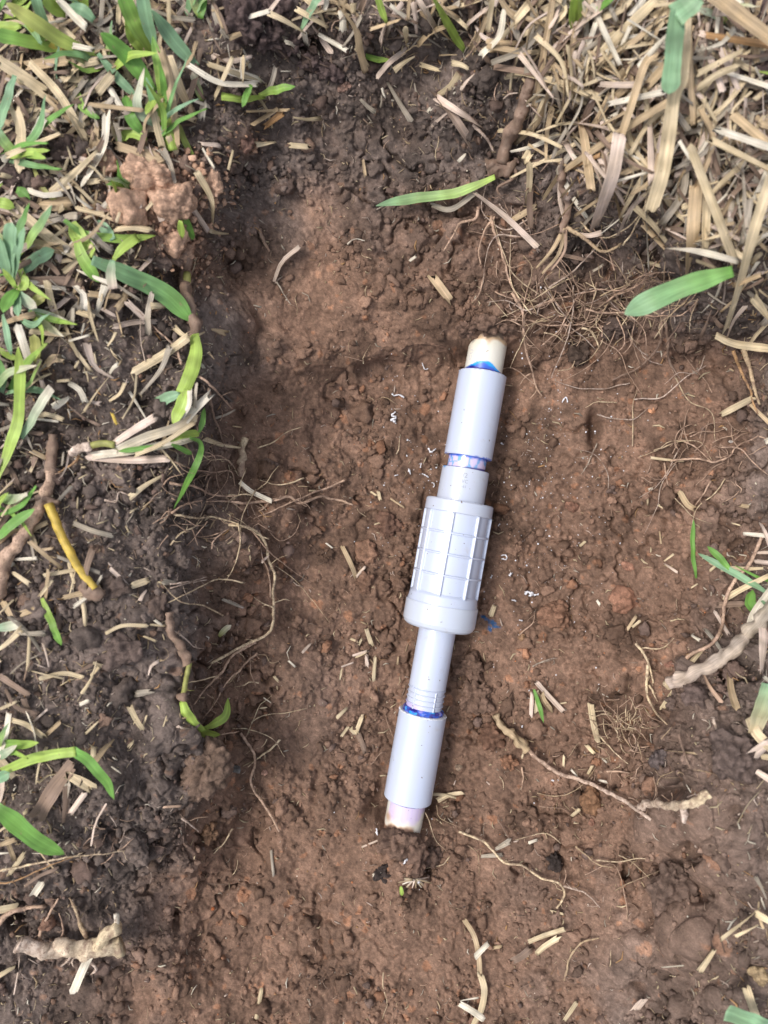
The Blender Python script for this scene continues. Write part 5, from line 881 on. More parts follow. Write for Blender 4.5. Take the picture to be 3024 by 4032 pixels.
# ------------------------------------------------------------------ ROOTS (hand placed)
GR = 'roots showing in the walls of the hole'
HR = [
 ('long cream root looping down the left wall of the hole', 'C', [(0, 370), (130, 380), (250, 430), (330, 560), (350, 680), (400, 800), (385, 960), (395, 1080), (385, 1240), (330, 1330), (170, 1400), (0, 1490), (-150, 1575)], 21, 'R', (3, 3), dict(taper=-.1, wig=2)),
 ('cream side root branching left from the loop', 'C', [(390, 1085), (280, 1040), (195, 985)], 12, 'R', (3, 2), {}), ('cream side root branching right from the loop', 'C', [(398, 1052), (490, 1020), (545, 1030)], 11, 'R', (3, 2), {}),
 ('brown root peeling off below the bottom of the cream loop', 'LL', [(1670, 1040), (1520, 1130), (1430, 1260), (1330, 1360), (1265, 1450)], 20, 'r', (3, 4), dict(wig=3)),
 ('thin pink root running down towards the curled sprout', 'LL', [(1680, 1110), (1480, 1310), (1420, 1420), (1330, 1535)], 14, 'r', (3, 4), {}),
 ('pink root lying level across the left wall', 'C', [(-20, 165), (150, 178), (400, 155), (530, 125), (620, 180), (800, 120), (880, 140), (990, 160), (1085, 192)], 24, 'r', (2, 3), dict(wig=2, taper=.2)),
 ('pink root rising to the right above the level root', 'C', [(1010, -20), (860, 50), (740, 90), (560, 165), (400, 240), (220, 315)], 18, 'r', (3, 2), dict(wig=2)),
 ('pale root tip crossing high on the left wall', 'LL', [(1110, 5), (1250, 20), (1400, 80), (1545, 85)], 18, 'r', (5, 3), {}), ('thin root from the drooping blade to the level root', 'LL', [(1120, 200), (1200, 150), (1300, 122), (1480, 125)], 13, 'r', (5, 3), {}),
 ('branching root under the level root', 'LL', [(1130, 205), (1270, 230), (1400, 225), (1500, 255), (1670, 315)], 15, 'R', (4, 3), {}), ('root dropping left from the branching root', 'LL', [(1115, 410), (1170, 340), (1270, 290), (1310, 210), (1360, 120)], 12, 'R', (3, 4), {}),
 ('fine root dropping from the branching root further right', 'LL', [(1380, 435), (1400, 380), (1505, 285)], 10, 'r', (3, 3), {}), ('curled fine root on the left bank above the branching root', 'LL', [(685, 115), (760, 130), (780, 60), (870, 100)], 13, 'p', (3, 3), {}),
 ('upper of two parallel pink rootlets', 'LL', [(1110, 662), (1230, 645), (1352, 620)], 10, 'p', (3, 5), {}), ('lower of two parallel pink rootlets', 'LL', [(1112, 692), (1240, 655), (1352, 632)], 10, 'p', (3, 5), {}),
 ('curling brown root left of the lower coupling', 'C', [(-10, 1740), (100, 1640), (200, 1520), (320, 1495), (360, 1570), (430, 1560)], 13, 't', (2, 3), {}),
 ('small pink root by the bleached bundle', 'ML', [(1280, 960), (1340, 990), (1400, 1050), (1520, 1175)], 17, 'r', (3, 3), {}), ('muddy root hanging down from the bundle', 'ML', [(1370, 1040), (1385, 1180), (1440, 1340), (1475, 1440)], 20, 'm', (4, 3), dict(lump=.4)),
 ('pale stub of root beside the bundle tip', 'ML', [(1605, 1370), (1590, 1440), (1575, 1620)], 46, 's', (4, 3), dict(lump=.4, taper=.1, c2='m')), ('looping fine root below the bundle', 'ML', [(1090, 1500), (1250, 1570), (1400, 1590), (1510, 1590), (1540, 1680)], 11, 'r', (4, 3), {}),
 ('fine root from the bundle tip to the pale stub', 'ML', [(1320, 1490), (1450, 1490), (1520, 1540)], 11, 'r', (4, 3), {}), ('brown rootlet under the bundle at left', 'ML', [(510, 1480), (480, 1540), (380, 1590)], 20, 'o', (3, 3), {}),
 ('fine root beside the curled sprout stem', 'LL', [(1090, 945), (1200, 1010), (1260, 1070), (1330, 1085)], 12, 'p', (5, 4), {}), ('dropping root with a bend at lower left of the hole', 'BL', [(1310, -20), (1390, 110), (1365, 250), (1425, 350), (1475, 430), (1520, 515)], 14, 'r', (2, 3), dict(wig=3, taper=.2)),
 ('rootlet crossing the bent dropping root', 'BL', [(1530, 15), (1440, 90), (1350, 165)], 11, 'R', (2, 2), {}), ('little forked root below the mud lump', 'BL', [(1275, 500), (1220, 570), (1165, 640)], 10, 'R', (2, 4), {}),
 ('hanging hair root under the mud lump', 'BL', [(990, 440), (1040, 480), (1080, 520)], 12, 'p', (3, 3), {}), ('long thin root running into the muddy rootball', 'BL', [(-20, 735), (150, 700), (300, 670), (420, 650), (560, 640), (680, 618)], 13, 'R', (4, 4), {}),
 ('second thin root under the fat green blade', 'BL', [(-20, 800), (120, 770), (300, 690), (400, 655)], 10, 'o', (4, 4), {}), ('thick brown root at the left edge above the pale rhizome', 'BL', [(-10, 1020), (90, 940), (240, 920)], 30, 'r', (4, 4), {}),
 ('main knotted root hanging above the upper coupling', 'MR', [(-15, 420), (55, 540), (60, 690), (78, 800), (115, 920), (140, 1030), (180, 1095)], 20, 'r', (4, 4), dict(wig=3)), ('left rootlet of the knotted root', 'MR', [(110, 950), (70, 970), (28, 1025)], 9, 'r', (4, 4), {}),
 ('bottom rootlet of the knotted root', 'MR', [(155, 1050), (135, 1080), (105, 1115)], 9, 'r', (4, 4), {}), ('side rootlet off the knotted root', 'MR', [(65, 725), (100, 770), (130, 765)], 10, 'r', (4, 4), {}),
 ('straight root rising right through the tangle', 'MR', [(70, 535), (150, 510), (270, 465), (400, 430), (550, 405), (700, 400), (800, 330), (900, 285)], 11, 'r', (4, 9), {}), ('lower level root of the tangle', 'MR', [(-20, 600), (110, 605), (200, 625), (360, 630), (500, 610), (560, 560)], 11, 'r', (3, 5), {}),
 ('slanting root through the middle of the tangle', 'MR', [(190, 765), (300, 650), (400, 470), (430, 420), (300, 210)], 10, 'r', (3, 6), {}), ('thick curved rootlet hanging in the tangle', 'MR', [(440, 650), (500, 665), (530, 720), (550, 785)], 17, 'R', (4, 4), {}),
 ('rootlet ending on the dark clod', 'MR', [(430, 680), (432, 735), (410, 770)], 9, 'r', (4, 8), {}), ('long level root passing under the broad right leaf', 'MR', [(470, 530), (600, 555), (740, 545), (880, 570), (1060, 570), (1150, 520), (1205, 465)], 12, 'r', (5, 8), {}),
 ('muddy root curving down left under the broad leaf', 'MR', [(970, 590), (950, 740), (880, 850), (790, 920), (640, 990)], 20, 'm', (4, 3), dict(lump=.4)), ('muddy root dropping right under the broad leaf', 'MR', [(985, 580), (1000, 700), (1010, 850), (1095, 1000)], 22, 'm', (4, 3), dict(lump=.4)),
 ('fine root hanging from the right end of the broad leaf', 'MR', [(1200, 460), (1160, 560), (1145, 675)], 11, 'R', (6, 4), {}), ('zigzag root on the slope beneath the tangle', 'MR', [(740, 700), (765, 750), (720, 820)], 10, 'r', (3, 3), {}),
 ('root fan upper strand behind the broad leaf', 'MR', [(600, 480), (680, 420), (820, 360), (890, 280), (930, 210)], 12, 'r', (6, 9), {}), ('root fan lower strand behind the broad leaf', 'MR', [(650, 440), (760, 400), (860, 300), (1050, 290)], 10, 'r', (6, 9), {}), ('root fan short strand behind the broad leaf', 'MR', [(560, 440), (640, 400), (700, 380), (880, 330)], 9, 't', (6, 8), {}),
 ('curved root from the muddy stolon knot', 'TM', [(1360, 1130), (1345, 1190), (1260, 1220), (1220, 1290), (1170, 1368)], 17, 'r', (3, 3), {}), ('left hanging root on the upper right slope', 'TM', [(1445, 1180), (1380, 1290), (1365, 1380), (1375, 1440)], 13, 'r', (3, 3), {}), ('middle hanging root on the upper right slope', 'TM', [(1430, 1180), (1440, 1250), (1480, 1340), (1500, 1420), (1530, 1530), (1590, 1650)], 17, 'r', (3, 3), {}),
 ('fine root beside the tan stub above the pipe', 'TM', [(1390, 1510), (1370, 1590), (1325, 1640)], 10, 'r', (2, 2), {}), ('hair root on the left upper slope', 'TM', [(260, 1530), (290, 1590), (340, 1655)], 9, 'z', (2, 2), {}), ('white hair root on the red upper slope', 'TM', [(648, 1332), (690, 1302), (742, 1310)], 9, 'w', (2, 3), {}),
 ('short brown rootlet on the left upper slope', 'TM', [(170, 1250), (190, 1310), (225, 1370)], 24, 'm', (2, 2), {}), ('brown root crossing above the broad leaf', 'TR', [(340, 1490), (470, 1570), (560, 1640), (640, 1630), (700, 1590)], 28, 't', (6, 8), dict(wig=2)), ('grey pink root left of the frayed end', 'TR', [(0, 1480), (90, 1570), (170, 1650)], 24, 'p', (5, 5), {}),
 ('root forking level low on the right wall', 'MR', [(1020, 1520), (1200, 1500), (1300, 1530), (1400, 1490), (1450, 1430), (1600, 1350)], 15, 'r', (3, 4), {}), ('upper strand of the forking right wall root', 'MR', [(1080, 1375), (1200, 1440), (1290, 1530)], 11, 'r', (3, 4), {}), ('hair root hanging at the right of the slit', 'MR', [(540, 1400), (510, 1480), (440, 1605)], 9, 'z', (2, 3), {}),
 ('dropping rootlet on the right wall', 'MR', [(980, 1530), (990, 1600), (1005, 1680)], 11, 'r', (2, 3), {}), ('olive twig at the right edge below the straw', 'MR', [(1490, 790), (1530, 900), (1560, 1020), (1600, 1150)], 32, 't', (7, 6), dict(wig=2)), ('orange brown root beside the olive twig', 'MR', [(1425, 800), (1510, 1000), (1590, 1210)], 22, 'o', (6, 5), {}),
 ('long orange root curving down the right bank', 'LR', [(1620, 350), (1540, 520), (1430, 650), (1375, 780), (1350, 940), (1290, 1050), (1130, 1140), (1065, 1245)], 22, 'r', (8, 7), dict(taper=0, wig=2)), ('short fat root above the forked pair', 'LR', [(795, 1052), (870, 1160), (910, 1310)], 20, 'R', (4, 4), dict(wig=2)),
 ('lower wavy root of the right mound', 'LR', [(875, 1190), (862, 1350), (910, 1480), (1000, 1580)], 21, 'R', (4, 4), dict(wig=2)), ('small root joining the wavy root', 'LR', [(880, 1320), (915, 1380), (935, 1430)], 15, 'R', (4, 4), {}), ('fine level root above the wavy root', 'LR', [(830, 1082), (960, 1080), (1042, 1012)], 9, 'R', (4, 4), {}),
 ('small curled yellow root by the round stone', 'LR', [(1018, 902), (1070, 895), (1112, 902)], 10, 's', (3, 3), {}), ('thin upright root at the upper right slope', 'LR', [(1280, -10), (1240, 70), (1185, 150)], 12, 'r', (3, 3), {}), ('fine root beside the slope crumbs', 'LR', [(30, 1000), (120, 920), (130, 850)], 9, 'r', (2, 3), {}), ('curved hair root right of the inner tube', 'LR', [(120, 1200), (200, 1160), (280, 1150)], 9, 'z', (2, 2), {}),
 ('long cream root curving below the pipe', 'BR', [(-25, 612), (60, 640), (130, 680), (180, 735), (230, 780), (320, 795), (420, 860), (520, 890), (550, 950), (510, 1030)], 13, 'R', (2, 3), dict(wig=2, taper=.2)), ('root branching right off the curving cream root', 'BR', [(545, 905), (640, 935), (700, 980), (745, 1022)], 11, 'p', (2, 3), {}), ('tiny upright rootlet on the curving cream root', 'BR', [(548, 895), (556, 850), (550, 810)], 8, 'r', (2, 2), {}),
 ('thin slanting root on the lower right slope', 'BR', [(608, 690), (720, 780), (815, 802)], 10, 't', (2, 3), {}), ('hooked root on the bottom slope', 'BR', [(550, 1415), (575, 1300), (650, 1215), (740, 1190)], 13, 't', (2, 3), dict(lump=.4)), ('hanging hair root left below the pipe', 'BR', [(190, 540), (230, 620), (262, 672)], 8, 'm', (2, 2), {}), ('cream root above the rootball on the right', 'BR', [(740, 85), (790, 150), (900, 245)], 9, 'R', (3, 4), {}),
 ('curved brown root above the lower right fork', 'BR', [(740, 285), (820, 280), (905, 295)], 13, 'r', (3, 4), {}), ('brown root dropping over the right mound', 'BR', [(1170, 80), (1200, 170), (1230, 270)], 16, 'm', (4, 4), {}), ('short vertical rootlet by the sheath root', 'BR', [(318, 260), (325, 330), (318, 390)], 9, 'r', (2, 2), {}), ('cream thread at the right edge above the stubble', 'BR', [(1360, -5), (1380, 80)], 18, 'p', (6, 6), {})]
for lb, crop, pts, w_, c_, lf, kw in HR:
    tag(piece('root', 'root', (crop, pts, w_ * 1.1, c_), dict(lift=lf, **kw)), lb, 'root', GR)

# ------------------------------------------------------------------ CLODS, STONES
SUB = (.212, .135, .099); TOP_ = (.155, .12, .105)
def cl(lb, crop, x, y, a_, b_, col, seed, **kw):
    ox, oy, s = CROP[crop]; kw.setdefault('group', 'loose clods of earth'); return clod('soil_clod', 'clod', lb, ox + x * s, oy + y * s, a_ * s, b_ * s, col, seed, **kw)
cl('oval light brown clod left of the ribbed fitting', 'C', 1200, 605, 92, 118, (.33, .19, .125), 1, rot=.3, hgt=.6, rough=.5)
cl('dark clod hanging above and right of the upper coupling', 'MR', 415, 815, 72, 82, (.095, .065, .05), 2, hgt=.7)
cl('wide dark clod right of the hanging dark clod', 'MR', 680, 655, 115, 62, (.12, .085, .07), 3, hgt=.7)
cl('smooth brown clod right of the inner tube', 'LR', 260, 855, 108, 92, (.26, .145, .095), 4, hgt=.5, rough=.6)
cl('brown clod touching the right side of the inner tube', 'PL', 745, 740, 105, 100, SUB, 5, hgt=.5)
cl('long brown clod below the clod at the inner tube', 'PL', 800, 930, 110, 105, SUB, 6, hgt=.5)
cl('crumbly clod right of the lower coupling rim', 'PL', 905, 1180, 85, 90, (.19, .105, .07), 7, hgt=.6)
cl('reddish clod beside the pale sheath root', 'BR', 240, 230, 46, 40, (.34, .18, .11), 8, hgt=.8)
cl('gritty orange brown clod under the long sheath root', 'BR', 695, 425, 58, 82, (.27, .15, .085), 9, hgt=.8, crumb=1.4)
cl('large mud lump on the lower left rim of the hole', 'BL', 1130, 165, 115, 150, (.20, .135, .10), 10, hgt=.8, rot=-.4, sub=5)
cl('grey brown rootball hanging on the lower left bank', 'BL', 745, 590, 78, 92, (.22, .17, .145), 11, hgt=.8, rough=1.3, crumb=1.6)
cl('smaller clod left of the lower left mud lump', 'BL', 1140, 510, 45, 60, (.22, .13, .08), 12, hgt=.7)
cl('flat clod between the ribbed fitting and the oval clod', 'C', 1190, 870, 80, 100, (.24, .14, .095), 13, hgt=.45)
cl('clod at the left edge of the upper coupling shavings', 'C', 1380, 370, 110, 95, (.21, .12, .085), 14, hgt=.45)
cl('clod right of the lower pipe end', 'PL', 510, 1990, 62, 80, (.17, .11, .085), 15, hgt=.7, rough=1.3)
cl('black crumb lump below the lower pipe end', 'PL', 175, 2100, 60, 55, (.06, .045, .04), 16, hgt=.7)
cl('dark lump on the lower right slope', 'BR', 495, 770, 38, 42, (.05, .038, .034), 17, hgt=.8)
cl('round earth ball on the right mound', 'LR', 1180, 1390, 95, 80, (.16, .115, .1), 18, hgt=.8)
clod('soil_clod', 'clod', 'flat mud cake packed over the lower end of the pipe', 1568, 3322, 88, 60, (.20, .128, .095), 81, hgt=.62, sink=.3, group='loose clods of earth', rough=.8)
clod('soil_clod', 'clod', 'mud packed over the right side of the lower pipe end', 1640, 3385, 42, 75, (.19, .12, .09), 82, hgt=.6, sink=.3, group='loose clods of earth')
clod('soil_clod', 'clod', 'crumbling earth over the upper end of the pipe', 1925, 1288, 92, 34, (.18, .115, .085), 83, hgt=.8, sink=.2, group='loose clods of earth')
clod('soil_clod', 'clod', 'small earth lump at the left of the upper pipe end', 1835, 1300, 36, 30, (.19, .12, .09), 84, hgt=.8, sink=.3, group='loose clods of earth')
cl('small ball of earth behind the right mound', 'LR', 1040, 1430, 55, 70, (.17, .12, .1), 19, hgt=.8)
cl('square lump on the blurred right mound', 'BR', 1080, 210, 70, 55, (.14, .11, .105), 20, hgt=.7)
cl('big lump at the right edge of the lower mound', 'BR', 1470, 190, 150, 130, (.15, .11, .095), 21, hgt=.6, sub=5)
cl('raised lump in the middle of the blurred lower right mound', 'BR', 1130, 900, 130, 120, (.17, .115, .09), 22, hgt=.6, sub=5)
cl('dark clod in the top right corner', 'TR', 1600, 110, 110, 110, (.14, .10, .095), 23, hgt=.8)
cl('dark brown clod behind the straws at the right edge near the top', 'TR', 1530, 500, 140, 110, (.13, .09, .085), 24, hgt=.8, sub=5)
for i, (x, y, a_, b_) in enumerate([(60, 110, 150, 130), (200, 200, 110, 90), (250, 60, 110, 90), (330, 250, 80, 60), (450, 330, 60, 60), (560, 400, 90, 60)]):
    cl(['first', 'second', 'third', 'fourth', 'fifth', 'sixth'][i] + ' dark clod from the left among the clods at the top edge', 'TM', x, y, a_, b_, (.12, .085, .08), 30 + i, hgt=.6, rough=1.4)
cl('pinkish chip of earth on the dark top slope', 'TM', 635, 475, 32, 30, (.30, .19, .15), 40, hgt=.7)
cl('reddish disc of earth by the sandy clod', 'TM', 90, 775, 50, 60, (.30, .18, .14), 41, hgt=.4)
cl('dark clod in the left thatch above the bent straw', 'TL', 420, 1000, 90, 90, (.10, .07, .06), 42, hgt=.7)
cl('dark muddy clod at the left edge', 'TL', 90, 1170, 110, 80, (.12, .085, .075), 43, hgt=.6)
cl('broad smooth lump below the yellow stem', 'LL', 780, 1090, 170, 110, (.15, .11, .095), 44, hgt=.35, rough=.4, sub=5)
cl('lump of mud left of the brown stubs on the dark ledge', 'LL', 730, 690, 120, 70, (.13, .095, .08), 45, hgt=.35, sub=5)
cl('rounded mud edge right of the yellow block straw', 'LL', 1030, 800, 75, 110, (.16, .115, .095), 46, hgt=.5)
SG = 'sandy orange earth lumps by the top left tuft'
ox = 640
def sand(lb, x, y, a_, b_, seed, **kw): kw.setdefault('hgt', .7); kw.setdefault('rough', .7); return cl(lb, 'TL', x, y, a_, b_, (.62, .40, .28), seed, group=SG, crumb=1.3, **kw)
sand('largest sandy orange clod, smooth rounded lump under the top left tuft', 850, 1380, 130, 140, 50, sub=5, rough=.6)
sand('sandy orange clod behind the smooth rounded one', 980, 1180, 180, 110, 51, sub=5)
sand('right hand sandy orange clod under the tuft', 1130, 1330, 150, 130, 52, sub=5)
sand('upper left sandy orange lump touching the straw', 700, 1080, 78, 100, 53)
sand('small round sandy lump left of the clod', 610, 1390, 46, 46, 54, rough=.5)
sand('lower sandy lump spilling towards the runner', 1140, 1560, 110, 120, 55, hgt=.5)
sand('sandy lump at the right edge of the sandy heap', 1400, 1200, 62, 90, 56, hgt=.5)
sand('lowest sandy lump on top of the muddy runner', 1190, 1650, 80, 90, 57, hgt=.6)
def st(lb, crop, x, y, a_, b_, col, seed, **kw):
    ox, oy, s = CROP[crop]; kw.setdefault('group', 'small stones in the hole'); return clod('stone', 'stone', lb, ox + x * s, oy + y * s, a_ * s, b_ * s, col, seed, rough=.12, sink=.3, **kw)
st('round orange stone half buried right of the pipe', 'LR', 710, 765, 88, 92, (.36, .19, .125), 60, hgt=.45)
st('flat pinkish stone chip above the round orange stone', 'LR', 740, 548, 48, 26, (.36, .19, .13), 61, rot=-.5, hgt=.5)
st('oval brown stone right of the ribbed fitting', 'LR', 375, 158, 42, 34, (.30, .16, .11), 62, rot=-.4)
st('small wet reddish stone on the right slope', 'LR', 1015, 1190, 34, 22, (.40, .21, .15), 63)
st('small orange pebble on the upper right wall', 'MR', 898, 1190, 24, 22, (.55, .28, .16), 64)
st('pale pebble beside the dropping root at lower left', 'BL', 1440, 195, 17, 15, (.55, .33, .25), 65)
st('bright orange grit grain below the lower left bank', 'BL', 1160, 937, 10, 11, (.60, .20, .08), 66)
st('grey stone under the mud lump at lower left', 'BL', 1280, 170, 30, 26, (.16, .15, .14), 67)
st('brown pebble under the gritty clod', 'BR', 700, 560, 18, 20, (.32, .17, .12), 68)
st('pale yellow pebble beside the nut', 'PL', 1112, 530, 22, 28, (.42, .26, .15), 69)
st('buff pebble below the lower coupling', 'PL', 688, 1395, 25, 22, (.34, .25, .18), 70)
st('dark pebble in the top strip by the two-leaf sprout', 'TM', 1180, 290, 28, 22, (.22, .19, .16), 71)
st('white grit grain on the right wall', 'MR', 1415, 1392, 14, 10, (.7, .64, .58), 72)
st('yellow lump at the right edge of the lower stubble', 'BR', 1600, 1380, 50, 50, (.46, .34, .20), 73, hgt=.9)

# white PVC curls left by the saw
GP = 'white plastic shavings on the earth'
for i, (lb, crop, pts, w_) in enumerate([
 ('curled shaving like a hook above the coupling at left', 'PU', [(335, 370), (350, 410), (360, 425), (385, 415)], 10), ('long crinkled shaving left of the upper coupling', 'PU', [(90, 620), (110, 640), (150, 630), (190, 652)], 15), ('shaggy shaving knot left of the upper coupling', 'PU', [(120, 770), (90, 800), (125, 815), (80, 840), (120, 848)], 20),
 ('arrow shaped shaving right of the upper coupling', 'PU', [(1478, 695), (1510, 650), (1525, 695)], 13), ('bent shaving left of the joining pipe', 'PU', [(385, 1065), (410, 1098), (450, 1070)], 15), ('upright shaving left of the socket', 'PU', [(320, 1225), (330, 1190)], 12), ('zigzag shaving at the socket corner', 'PU', [(225, 1235), (240, 1280), (232, 1240)], 14),
 ('small shaving left of the socket', 'PU', [(335, 1275), (365, 1290), (390, 1305)], 12), ('tiny curl beside the flange left', 'PU', [(415, 1345), (438, 1365), (425, 1385)], 14), ('flake left of the flange', 'PU', [(110, 1290), (140, 1285)], 12), ('ragged flake right of the barrel', 'PU', [(980, 1945), (1020, 1940), (1025, 1975), (985, 1970)], 14),
 ('slim flake right of the flange', 'PU', [(955, 1700), (972, 1685)], 12), ('flake on the earth right of the joining pipe', 'PU', [(975, 1025), (1000, 1038)], 12), ('large ragged shaving right of the end nut', 'PL', [(1135, 235), (1160, 220), (1190, 240), (1160, 250)], 22), ('smaller shaving beside the ragged one', 'PL', [(1195, 245), (1225, 235)], 14), ('flake near the blue cement stain', 'PL', [(1045, 275), (1075, 285)], 13),
 ('flake on the crumbs below the blue stain', 'PL', [(1095, 412), (1120, 415)], 12), ('flake high right of the barrel', 'PL', [(1030, 115), (1045, 95)], 18), ('flake right of the barrel edge', 'PL', [(903, 130), (915, 110)], 14), ('flake left of the lower sheath root', 'PL', [(1112, 1130), (1122, 1118)], 12), ('lone white flake on the lower right slope', 'PL', [(1315, 1480), (1325, 1490)], 18),
 ('shaving under the lower pipe end', 'PL', [(320, 2045), (340, 2015), (350, 2020)], 16), ('curved white rim of a broken pipe edge below the lower stub', 'PL', [(140, 1805), (148, 1850), (180, 1880), (225, 1900)], 14), ('thin flake below the broken rim', 'PL', [(290, 1945), (312, 1955)], 10), ('slanted flake below the lower stub', 'PL', [(405, 1950), (438, 1930)], 9),
 ('pair of white crumbs below the pipe', 'PL', [(258, 1990), (270, 1985), (285, 1992)], 11), ('long white chip in the frayed pale fibres', 'PL', [(395, 2150), (430, 2165)], 18)]):
    P, s = path(crop, pts, (1.4, 1.4), 'root', 3); t = np.linspace(0, 1, len(P)); hw = np.maximum(wid(P, w_, s), .0002) * (.75 + .5 * np.abs(np.sin(t * 9 + i)))
    V, F, C, U = tube_geo(P, hw * .72, (.72, .71, .74), .8, 6, .7)
    tag(mk('plastic_shaving', V, F, M['pvc'], C, U), lb, 'shaving', GP)
plant('frayed_fibres', 'fan of pale frayed fibres lying below the buried lower pipe end', 'fibres', [
 ('fibre', S_k, 'PL', [(400 + 14 * math.cos(a_), 2150), (400 + (95 + 25 * math.sin(a_ * 7)) * math.cos(a_), 2160 + 48 * math.sin(a_))], 15, c_, dict(lift=(3, 2), taper=.5)) for a_, c_ in zip(np.linspace(-.6, 3.6, 15), 'pswtpswtpspwtps')])

# ------------------------------------------------------------------ straw picked at random over the thatch, each its own object
def dens(px, py): return bil(TC, TR_, TD, np.asarray(px, float), np.asarray(py, float), False)
# more tufts of green blades, each a plant with its own blades
for lb, tx_, ty_, nb, dr, sp, wl in [
 ('tuft of slender green blades at the very top left corner', 30, 60, 6, -.6, .8, 230), ('tuft of pale green blades at the top edge left of the big tuft', 330, 40, 5, -1.9, .6, 190), ('sparse grass at the top edge behind the big tuft', 760, 60, 6, -1.7, .7, 200),
 ('thin grass blades in the straw left of the big tuft', 400, 260, 5, -2.2, .9, 210), ('thin blades sprouting from the foot of the big tuft', 640, 520, 7, -1.9, .6, 250), ('clump of blades at the left edge above the rosette', 30, 620, 6, -.9, .8, 230),
 ('bright clump of blades at the left edge right by the rosette', 60, 1010, 8, -1.2, 1.2, 230), ('leaning blades below the left rosette', 110, 1240, 5, 1.1, .8, 190), ('low blades at the left edge by the long yellow green blade', 20, 1560, 5, -.7, .6, 220),
 ('small grass clump at the left edge beside the rhizome head', 20, 2010, 4, -.4, .5, 150), ('small grass clump at the left edge over the bent blade', 15, 2960, 4, -.3, .7, 130), ('fine blades rising in the sandy clod gap', 520, 760, 4, -2.0, .8, 150),
 ('green shoots at the top edge right of centre', 2330, 30, 4, -1.4, .7, 150), ('green shoots deep in the top right corner straw', 2850, 60, 5, -1.2, .9, 190)]:
    zb_ = float(hz(tx_, ty_)); base = unproj(float(tx_), float(ty_), zb_); r = empty('grass_tuft', tuple(float(v) for v in base)); tag(r, lb, 'grass', 'small grass tufts round the rim')
    for q in range(nb):
        a_ = dr + rng.normal(0, sp); L = wl * rng.uniform(.55, 1.25); bx, by = tx_ + rng.normal(0, 22), ty_ + rng.normal(0, 22); cv = rng.normal(0, .25)
        pts = [(bx, by), (bx + L * .5 * math.cos(a_), by + L * .5 * math.sin(a_)), (bx + L * math.cos(a_ + cv), by + L * math.sin(a_ + cv))]
        V, F, C, U = g_leaf('S', pts, rng.uniform(18, 44), rng.choice(list('gybyg')), lift=(2, rng.uniform(8, 24)), tip=rng.uniform(.5, .9), base=.6, c2=rng.choice(list('gybyw')), cut=rng.choice([0, 0, .3]))
        mk('leaf', V - base, F, M['leaf'], C, U, r)
nauto = max(0, 298 - nh)
cnt = 0
while cnt < nauto:
    x, y = rng.uniform(0, 3024), rng.uniform(0, 4032)
    if rng.random() > dens([x], [y])[0] ** 1.3 or (y > 1900 and x < 1000 and rng.random() < .6): continue
    tr = x > 2050 and y < 1000
    L = rng.uniform(150, 430) if tr else rng.uniform(80, 230); a_ = rng.normal(2.0, .55) if tr else rng.uniform(0, math.pi); b_ = a_ + rng.normal(0, .12)
    pts = [(x - L / 2 * math.cos(a_), y - L / 2 * math.sin(a_)), (x, y), (x + L / 2 * math.cos(b_), y + L / 2 * math.sin(b_))]
    lf = (rng.uniform(3, 14), rng.uniform(3, 14)) if tr else (rng.uniform(2, 6), rng.uniform(2, 6))
    single('straw', 'straw', 'straw', 'straw', 'S', pts, rng.uniform(16, 44), rng.choice(list('ssstttwppz')), GS, None, lift=lf, taper=rng.uniform(0, .5)); cnt += 1
flush()

# ------------------------------------------------------------------ uncountable stuff: thatch, chaff, crumbs, shavings, rootlets
def surf_n(x, y):
    e_ = 10.; zx = (hz(x + e_, y, RZs) - hz(x - e_, y, RZs)); zy = (hz(x, y + e_, RZs) - hz(x, y - e_, RZs)); s = 2 * e_ / PPM
    n = np.stack([-zx / s, zy / s, np.ones_like(zx)], 1); return n / np.linalg.norm(n, axis=1)[:, None]
bag = Bag(); k_ = 0
while k_ < 2300:
    x, y = rng.uniform(-250, 3274), rng.uniform(-250, 4282)
    if rng.random() > dens([x], [y])[0] ** 1.6: continue
    tr = x > 2050 and y < 1000
    if not tr and rng.random() < (.35 if y < 1200 else .65): continue
    L = rng.uniform(90, 300) if tr else rng.uniform(40, 190); a_ = rng.normal(2.0, .9) if tr else rng.uniform(0, 2 * math.pi); b_ = a_ + rng.normal(0, .3)
    pts = [(x - L / 2 * math.cos(a_), y - L / 2 * math.sin(a_)), (x, y), (x + L / 2 * math.cos(b_), y + L / 2 * math.sin(b_))]
    P, s = path('S', pts, (rng.uniform(.5, 13 if tr else 7), rng.uniform(.5, 13 if tr else 7)), 'lie', 26); t = np.linspace(0, 1, len(P))
    hw = wid(P, rng.uniform(7, 30), s) * (1 - rng.uniform(0, .8) * t); cc = CODE[rng.choice(list('sssttzzmmwpp'))]
    bag.add(*blade_geo(P, np.maximum(hw, 6e-5), rng.uniform(-.4, .5), .0003, np.full(len(P), rng.normal(0, .5)), np.array(cc) * rng.uniform(.7, 1.1), hw[0] * .4, hw[-1] * .5)); k_ += 1
tag(bag.build('dry_thatch', M['straw']), 'matted dry brown and straw coloured thatch round the rim of the hole', 'thatch', None, 'stuff')
